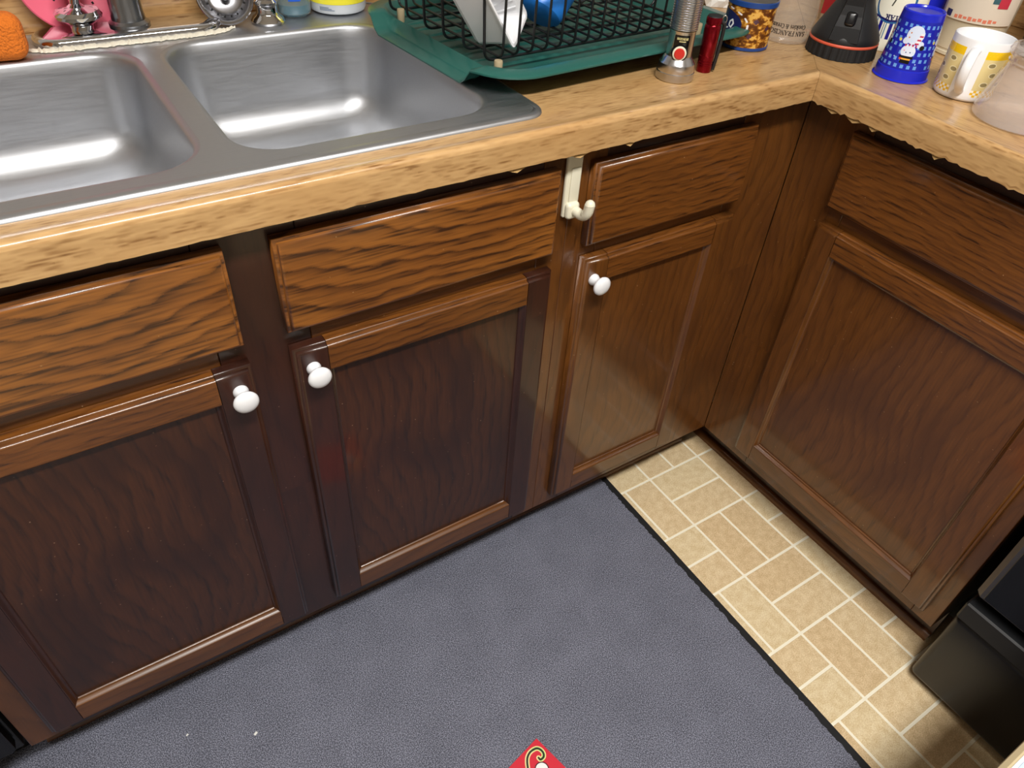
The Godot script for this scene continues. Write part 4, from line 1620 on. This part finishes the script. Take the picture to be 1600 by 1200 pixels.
func mug_print() -> StandardMaterial3D:
	var W = 768
	var Hh = 260
	var img := Image.create(W, Hh, false, Image.FORMAT_RGB8)
	img.fill(rgb(236, 236, 238))
	for side in 2:
		var x0 = 430 if side == 0 else 40
		var x1 = 728 if side == 0 else 344
		img.fill_rect(Rect2i(x0, 34, x1 - x0, 200), rgb(222, 204, 146))
		img.fill_rect(Rect2i(x0, 34, x1 - x0, 34), rgb(240, 196, 24))
		for k in int((x1 - x0) / 12.0):
			for r in 3:
				if (k + r) % 2 == 0:
					img.fill_rect(Rect2i(x0 + k * 12, 204 + r * 10, 12, 10), rgb(244, 240, 226))
				else:
					img.fill_rect(Rect2i(x0 + k * 12, 204 + r * 10, 12, 10), rgb(232, 184, 40))
		for k in 60:
			img.set_pixel(x0 + 8 + (k * 37) % (x1 - x0 - 16), 40 + (k * 11) % 22, rgb(250, 240, 190))
		for k in 4:
			for r in 3:
				var cx = x0 + 40 + k * 74 + (r % 2) * 22
				var cy = 92 + r * 42
				if cx > x1 - 20:
					continue
				ellipse(img, cx, cy, 19, 12, rgb(240, 230, 190))
				ellipse(img, cx, cy, 15, 9, rgb(150, 136, 96))
	return img_mat(img, 0.15)

func can_print() -> StandardMaterial3D:
	var W = 512
	var Hh = 160
	var img := Image.create(W, Hh, false, Image.FORMAT_RGB8)
	var n0 := noise(0.022, 5, 2)
	var n1 := noise(0.07, 6, 2)
	for y in Hh:
		for x in W:
			var t = n0.get_noise_2d(x, y * 1.5) + 0.5 * n1.get_noise_2d(x, y)
			var c = rgb(196, 132, 40).lerp(rgb(92, 50, 14), clamp(0.5 - t * 1.6, 0.0, 1.0))
			if t > 0.3:
				c = rgb(222, 172, 82)
			img.set_pixel(x, y, c)
	# label: dark blue field framed by white dashes
	for y in range(24, 128):
		for x in range(130, 236):
			var dx = (x - 160) / 76.0
			var dy = (y - 76) / 54.0
			if dx * dx + dy * dy < 1.0:
				img.set_pixel(x, y, rgb(30, 34, 84))
	for k in 14:
		var a = TAU * k / 14.0
		var p = Vector2(164 + 92 * cos(a), 76 + 62 * sin(a))
		var d = Vector2(-92 * sin(a), 62 * cos(a)).normalized() * 7.0
		stroke(img, [p - d, p + d], 3.2, rgb(244, 236, 236))
	stroke(img, [Vector2(188, 68), Vector2(198, 58), Vector2(204, 72), Vector2(196, 90), Vector2(186, 84), Vector2(188, 68)], 3.0, rgb(240, 240, 244))
	stroke(img, [Vector2(172, 98), Vector2(182, 94)], 3.0, rgb(240, 240, 244))
	for p in [Vector2(282, 52), Vector2(268, 112), Vector2(330, 80)]:
		for k in 4:
			var a = TAU * k / 4.0
			ellipse(img, p.x + 5 * cos(a), p.y + 5 * sin(a), 5, 5, rgb(80, 52, 66))
	return img_mat(img, 0.25)

func striped_cup_print() -> StandardMaterial3D:
	# upright orientation: lip at the top
	var W = 512
	var Hh = 256
	var img := Image.create(W, Hh, false, Image.FORMAT_RGB8)
	img.fill(rgb(238, 234, 214))
	for k in 16:
		var x = k * 32
		img.fill_rect(Rect2i(x, 40, 10, 66), rgb(30, 28, 130))
		img.fill_rect(Rect2i(x + 18, 40, 3, 66), rgb(90, 130, 160))
		img.fill_rect(Rect2i(x + 25, 40, 2, 66), rgb(60, 64, 90))
	# round field with the banner
	ellipse(img, 270, 160, 66, 70, rgb(46, 100, 150))
	ellipse(img, 270, 160, 58, 62, rgb(240, 236, 218))
	stroke(img, [Vector2(180, 138), Vector2(215, 108), Vector2(270, 98), Vector2(325, 108), Vector2(360, 138)], 3.0, rgb(30, 28, 100))
	stroke(img, [Vector2(270, 176), Vector2(278, 146)], 2.0, rgb(70, 70, 60))
	stroke(img, [Vector2(240, 196), Vector2(250, 182)], 1.4, rgb(120, 120, 110))
	return img_mat(img, 0.25)

func make_containers():
	# can of nuts
	var at = Vector3(-0.045, H, -0.132)
	var t = thing("nut_can", "round nut can with blue rims and golden printed wall", "can", at, face_camera(at))
	lathe_obj("can_wall", [Vector2(0.0392, 0.0055), Vector2(0.0392, 0.0655)], can_print(), t, 56)
	lathe_obj("rim", [Vector2(0.0, 0.0004), Vector2(0.0390, 0.0004), Vector2(0.0402, 0.0014), Vector2(0.0402, 0.0050), Vector2(0.0393, 0.0056)], M.can_blue, t, 56)
	lathe_obj("rim", [Vector2(0.0393, 0.0652), Vector2(0.0408, 0.0658), Vector2(0.0410, 0.0725), Vector2(0.0398, 0.0735)], M.can_blue, t, 56)
	lathe_obj("lid", [Vector2(0.0398, 0.0734), Vector2(0.0390, 0.0742), Vector2(0.0375, 0.0715), Vector2(0.0, 0.0715)], M.dull_chrome, t, 56)
	# clear jar with print upside down
	at = Vector3(0.051, H, -0.126)
	t = thing("printed_glass_jar", "clear rounded glass jar with dark lettering printed upside down", "jar", at, face_camera(at))
	lathe_obj("glass_wall", [Vector2(0.0, 0.0005), Vector2(0.031, 0.0005), Vector2(0.0358, 0.0025), Vector2(0.0382, 0.008), Vector2(0.0405, 0.020), Vector2(0.0428, 0.036), Vector2(0.0430, 0.052), Vector2(0.0405, 0.072), Vector2(0.0345, 0.088), Vector2(0.031, 0.094), Vector2(0.031, 0.115)], M.glass, t, 56)
	letters("print", "SAN FRANCISCO", 0.0100, M.ink, t, Vector3(0.0, 0.0205, 0.0), 0.0410, true, true, 0.78)
	letters("print", "Cookies & Creams", 0.0094, M.ink, t, Vector3(0.0, 0.0308, 0.0), 0.0424, true, true, 0.72)
	# striped white cup behind the black flashlight
	at = Vector3(0.205, H, -0.030)
	t = thing("striped_cup", "white cup with navy stripes standing upside down behind the black flashlight", "cup", at, face_camera(at))
	lathe_obj("cup_wall", [Vector2(0.046, 0.0005), Vector2(0.0465, 0.003), Vector2(0.0455, 0.008), Vector2(0.0395, 0.118), Vector2(0.0375, 0.122), Vector2(0.0, 0.122)], striped_cup_print(), t, 56, true)
	letters("print", "CHAR", 0.0115, M.navy_ink, t, Vector3(0.0, 0.0530, 0.0), 0.0432, true, true, 0.9)
	# blue snowman cup
	at = Vector3(0.0875, H, 0.0825)
	t = thing("snowman_cup", "royal blue plastic cup printed with snowmen, standing upside down", "cup", at, face_camera(at))
	lathe_obj("cup_wall", [Vector2(0.0420, 0.0004), Vector2(0.0424, 0.0014), Vector2(0.0412, 0.0024), Vector2(0.0398, 0.0030), Vector2(0.0388, 0.0165), Vector2(0.0376, 0.0172), Vector2(0.0306, 0.0920), Vector2(0.0304, 0.0955), Vector2(0.0290, 0.0972), Vector2(0.0272, 0.0965), Vector2(0.0262, 0.0945), Vector2(0.0, 0.0942)], cup_print(), t, 64, true)
	# second blue cup, only its base shows over the snowman cup
	at = Vector3(0.31, H, -0.045)
	t = thing("plain_blue_cup", "plain royal blue cup standing behind the snowman cup", "cup", at)
	lathe_obj("cup_wall", [Vector2(0.036, 0.0004), Vector2(0.030, 0.11), Vector2(0.028, 0.112), Vector2(0.0, 0.112)], M.royal, t, 40)
	# translucent tub with printed wall
	at = Vector3(0.307, H, 0.052)
	t = thing("plastic_tub", "tall translucent cream plastic tub with faint coral print", "tub", at, face_camera(at))
	var cream := mat(rgb(214, 204, 178), 0.35)
	lathe_obj("tub_wall", [Vector2(0.0, 0.0004), Vector2(0.0495, 0.0004), Vector2(0.0515, 0.002), Vector2(0.0515, 0.0065), Vector2(0.0500, 0.0075), Vector2(0.0500, 0.0105), Vector2(0.0512, 0.0115), Vector2(0.0530, 0.052), Vector2(0.0538, 0.054), Vector2(0.0560, 0.150), Vector2(0.0, 0.151)], cream, t, 56)
	var st := ST()
	curved_patch(st, 0.0568, -1.1, 1.1, 0.058, 0.125, 32)
	obj("label", st, mat(rgb(226, 214, 196), 0.4), t)
	st = ST()
	for k in 9:
		var a0 = -0.62 + k * 0.135
		curved_patch(st, 0.0572, a0, a0 + 0.10, 0.0605 + 0.0008 * (k % 3), 0.0655 + 0.0012 * (k % 2), 4)
	obj("printed_line", st, M.coral_ink, t)
	st = ST()
	curved_patch(st, 0.0572, 0.25, 0.62, 0.090, 0.108, 10)
	obj("printed_field", st, mat(rgb(60, 100, 110), 0.4), t)
	st = ST()
	curved_patch(st, 0.0574, 0.42, 0.72, 0.084, 0.103, 10)
	obj("printed_field", st, mat(rgb(196, 52, 72), 0.4), t)
	st = ST()
	curved_patch(st, 0.0572, -0.95, -0.74, 0.060, 0.070, 8)
	obj("printed_field", st, M.navy_ink, t)
	# black flask and purple tumbler further back
	at = Vector3(0.425, H, 0.128)
	t = thing("black_flask", "tall black vacuum flask behind the mug", "flask", at)
	lathe_obj("flask_wall", [Vector2(0.0, 0.0004), Vector2(0.037, 0.0004), Vector2(0.038, 0.003), Vector2(0.038, 0.18), Vector2(0.03, 0.2), Vector2(0.03, 0.23), Vector2(0.0, 0.232)], M.black_plastic, t, 48)
	at = Vector3(0.365, H, 0.222)
	t = thing("purple_tumbler", "purple plastic tumbler standing behind the white mug", "tumbler", at)
	lathe_obj("tumbler_wall", [Vector2(0.0, 0.0004), Vector2(0.040, 0.0004), Vector2(0.042, 0.003), Vector2(0.048, 0.15), Vector2(0.0485, 0.153), Vector2(0.0465, 0.152), Vector2(0.040, 0.01), Vector2(0.0, 0.008)], M.purple, t, 48)
	# mug
	at = Vector3(0.1075, H, 0.1765)
	t = thing("mug", "white ceramic mug with yellow and tan printed panels", "mug", at, face_camera(at) - 0.1)
	lathe_obj("mug_wall", [Vector2(0.0, 0.0010), Vector2(0.034, 0.0010), Vector2(0.0365, 0.0004), Vector2(0.0395, 0.0015), Vector2(0.0412, 0.005), Vector2(0.0416, 0.010), Vector2(0.0418, 0.0815), Vector2(0.0412, 0.0835)], mug_print(), t, 64, false, 0.8)
	lathe_obj("inside", [Vector2(0.0412, 0.0835), Vector2(0.0400, 0.0838), Vector2(0.0390, 0.0826), Vector2(0.0386, 0.012), Vector2(0.034, 0.006), Vector2(0.0, 0.0055)], M.white, t, 64, false, 0.8)
	st = ST()
	var hp = rounded([Vector3(0, 0.0715, 0.039), Vector3(0, 0.0735, 0.058), Vector3(0, 0.055, 0.0725), Vector3(0, 0.030, 0.066), Vector3(0, 0.0135, 0.039)], 0.02, 6)
	strap_tube(st, hp, 0.0068, 0.0042)
	obj("handle", st, M.white, t)
	# big clear jar in front
	at = Vector3(0.088, H, 0.2825)
	t = thing("clear_jar", "wide-based clear plastic jar with narrow ringed neck by the mug", "jar", at)
	lathe_obj("jar_wall", [Vector2(0.0, 0.0005), Vector2(0.061, 0.0005), Vector2(0.0652, 0.003), Vector2(0.0662, 0.008), Vector2(0.0655, 0.016), Vector2(0.0510, 0.0690), Vector2(0.0485, 0.0730), Vector2(0.0490, 0.0755), Vector2(0.0505, 0.0765), Vector2(0.0490, 0.0785), Vector2(0.0500, 0.0830), Vector2(0.0535, 0.0860), Vector2(0.0545, 0.0905), Vector2(0.0525, 0.0950), Vector2(0.046, 0.0965)], M.glass_lilac, t, 64)

func strap_tube(st: SurfaceTool, pts: Array, rx: float, rz: float):
	# flattened tube in the yz plane, wide along x
	st.set_smooth_group(1)
	var n = pts.size()
	var rings = []
	for i in n:
		var a = pts[max(0, i - 1)]
		var b = pts[min(n - 1, i + 1)]
		var tg = (b - a).normalized()
		var nn = Vector3.RIGHT.cross(tg).normalized()
		var r = []
		for j in 16:
			var th = TAU * j / 16.0
			r.append(pts[i] + Vector3.RIGHT * cos(th) * rx + nn * sin(th) * rz)
		rings.append(r)
	for i in n - 1:
		for j in 16:
			var k = (j + 1) % 16
			quad(st, rings[i][j], rings[i][k], rings[i + 1][k], rings[i + 1][j])

# =====================================================================
# small things
# =====================================================================
func make_small_things():
	# red printed card on the mat
	var img := Image.create(512, 512, false, Image.FORMAT_RGB8)
	var red = rgb(214, 44, 62)
	img.fill(red)
	# a curled frond: cream edge, dark line, green body; and a white disc (the print stands on the card's corner)
	var T = func(r, d): return Vector2(d + r, d - r) * (4.7 / sqrt(2.0))
	var path = []
	for q in [[-14.5, 60.0], [-16.0, 47.0], [-16.8, 39.0], [-16.2, 31.0], [-12.5, 23.6], [-6.4, 18.4], [0.4, 16.1], [6.4, 18.4], [10.6, 23.6], [10.9, 28.9], [7.9, 32.6], [4.9, 33.7], [2.3, 31.1]]:
		path.append(T.call(q[0], q[1]))
	var smooth = []
	for k in path.size() - 1:
		for f in 6:
			smooth.append(path[k].cubic_interpolate(path[k + 1], path[max(0, k - 1)], path[min(path.size() - 1, k + 2)], f / 6.0))
	smooth.append(path[-1])
	stroke(img, smooth, 18.0, rgb(240, 224, 160))
	stroke(img, smooth.slice(30, 66), 12.0, rgb(190, 222, 122))
	stroke(img, smooth, 7.5, rgb(40, 48, 38))
	var dc = T.call(7.1, 49.0)
	ellipse(img, dc.x, dc.y, 56.0, 56.0, rgb(70, 24, 30))
	ellipse(img, dc.x, dc.y, 48.0, 48.0, rgb(246, 246, 244))
	var st := ST()
	cbox(st, Vector3(0, -0.003, 0), Vector3(0.11, -0.0003, 0.11))
	st.set_smooth_group(-1)
	quad(st, Vector3(0, 0, 0.11), Vector3(0.11, 0, 0.11), Vector3(0.11, 0, 0), Vector3(0, 0, 0))
	var card = tag(obj("printed_card", st, img_mat(img, 0.35)), "red square card with green curl print lying on the grey mat", "card")
	# corner at (-0.7137, 0.3635); edges towards (-0.067, 0.0137) and (0.015, 0.0636)
	card.position = Vector3(-0.7137, 0.0092, 0.3635)
	var ex = Vector3(0.015, 0, 0.0636).normalized()
	card.basis = Basis(ex, Vector3.UP, ex.cross(Vector3.UP))
	# crumbs
	for p in [[Vector3(-1.1136, 0.0056, 0.1113), 0.0042], [Vector3(-1.2105, 0.0056, 0.0551), 0.0026]]:
		st = rbox_mesh(Vector3(p[1] * 1.6, p[1] * 0.8, p[1]), p[1] * 0.3, 2)
		var c = tag(obj("crumb", st, M.white_soft), "larger of two white crumbs on the grey mat by the sink cabinet" if p[1] > 0.003 else "smaller of two white crumbs on the grey mat by the sink cabinet", "crumb", "crumbs on the mat")
		c.position = p[0] + Vector3(0, p[1] * 0.4, 0)
		c.rotation.y = 0.5
	# crumpled white bag behind the tray
	st = ST()
	var nz := noise(14.0, 19, 3)
	var rings = []
	for i in 9:
		var a = PI * 0.5 * i / 8.0
		var r = []
		for j in 28:
			var th = -TAU * j / 28.0
			var d = Vector3(cos(th) * cos(a), sin(a), sin(th) * cos(a))
			r.append(d * Vector3(0.065, 0.06, 0.045) * (1.0 + 0.35 * nz.get_noise_3dv(d)))
		rings.append(r)
	loft(st, rings, -1)
	var bag = tag(obj("plastic_bag", st, M.white_soft), "crumpled white plastic bag behind the green tray", "bag")
	bag.position = Vector3(0.125, H + 0.0005, -0.345)
	# red and tan snack box
	st = ST()
	cbox(st, Vector3(-0.04, 0, -0.025), Vector3(0.04, 0.15, 0.025), 0.001)
	var t = thing("snack_box", "small red and tan cardboard snack box behind the jars", "box", Vector3(0.255, H + 0.0004, -0.165), face_camera(Vector3(0.255, 0, -0.165)))
	obj("carton", st, mat(rgb(176, 150, 120), 0.6), t)
	st = ST()
	cbox(st, Vector3(-0.0402, 0.012, 0.0251), Vector3(0.0402, 0.05, 0.0256))
	obj("printed_band", st, mat(rgb(178, 36, 40), 0.5), t)
	st = ST()
	cbox(st, Vector3(-0.0402, 0.07, 0.0251), Vector3(0.0402, 0.1, 0.0256))
	obj("printed_band", st, mat(rgb(70, 30, 28), 0.5), t)
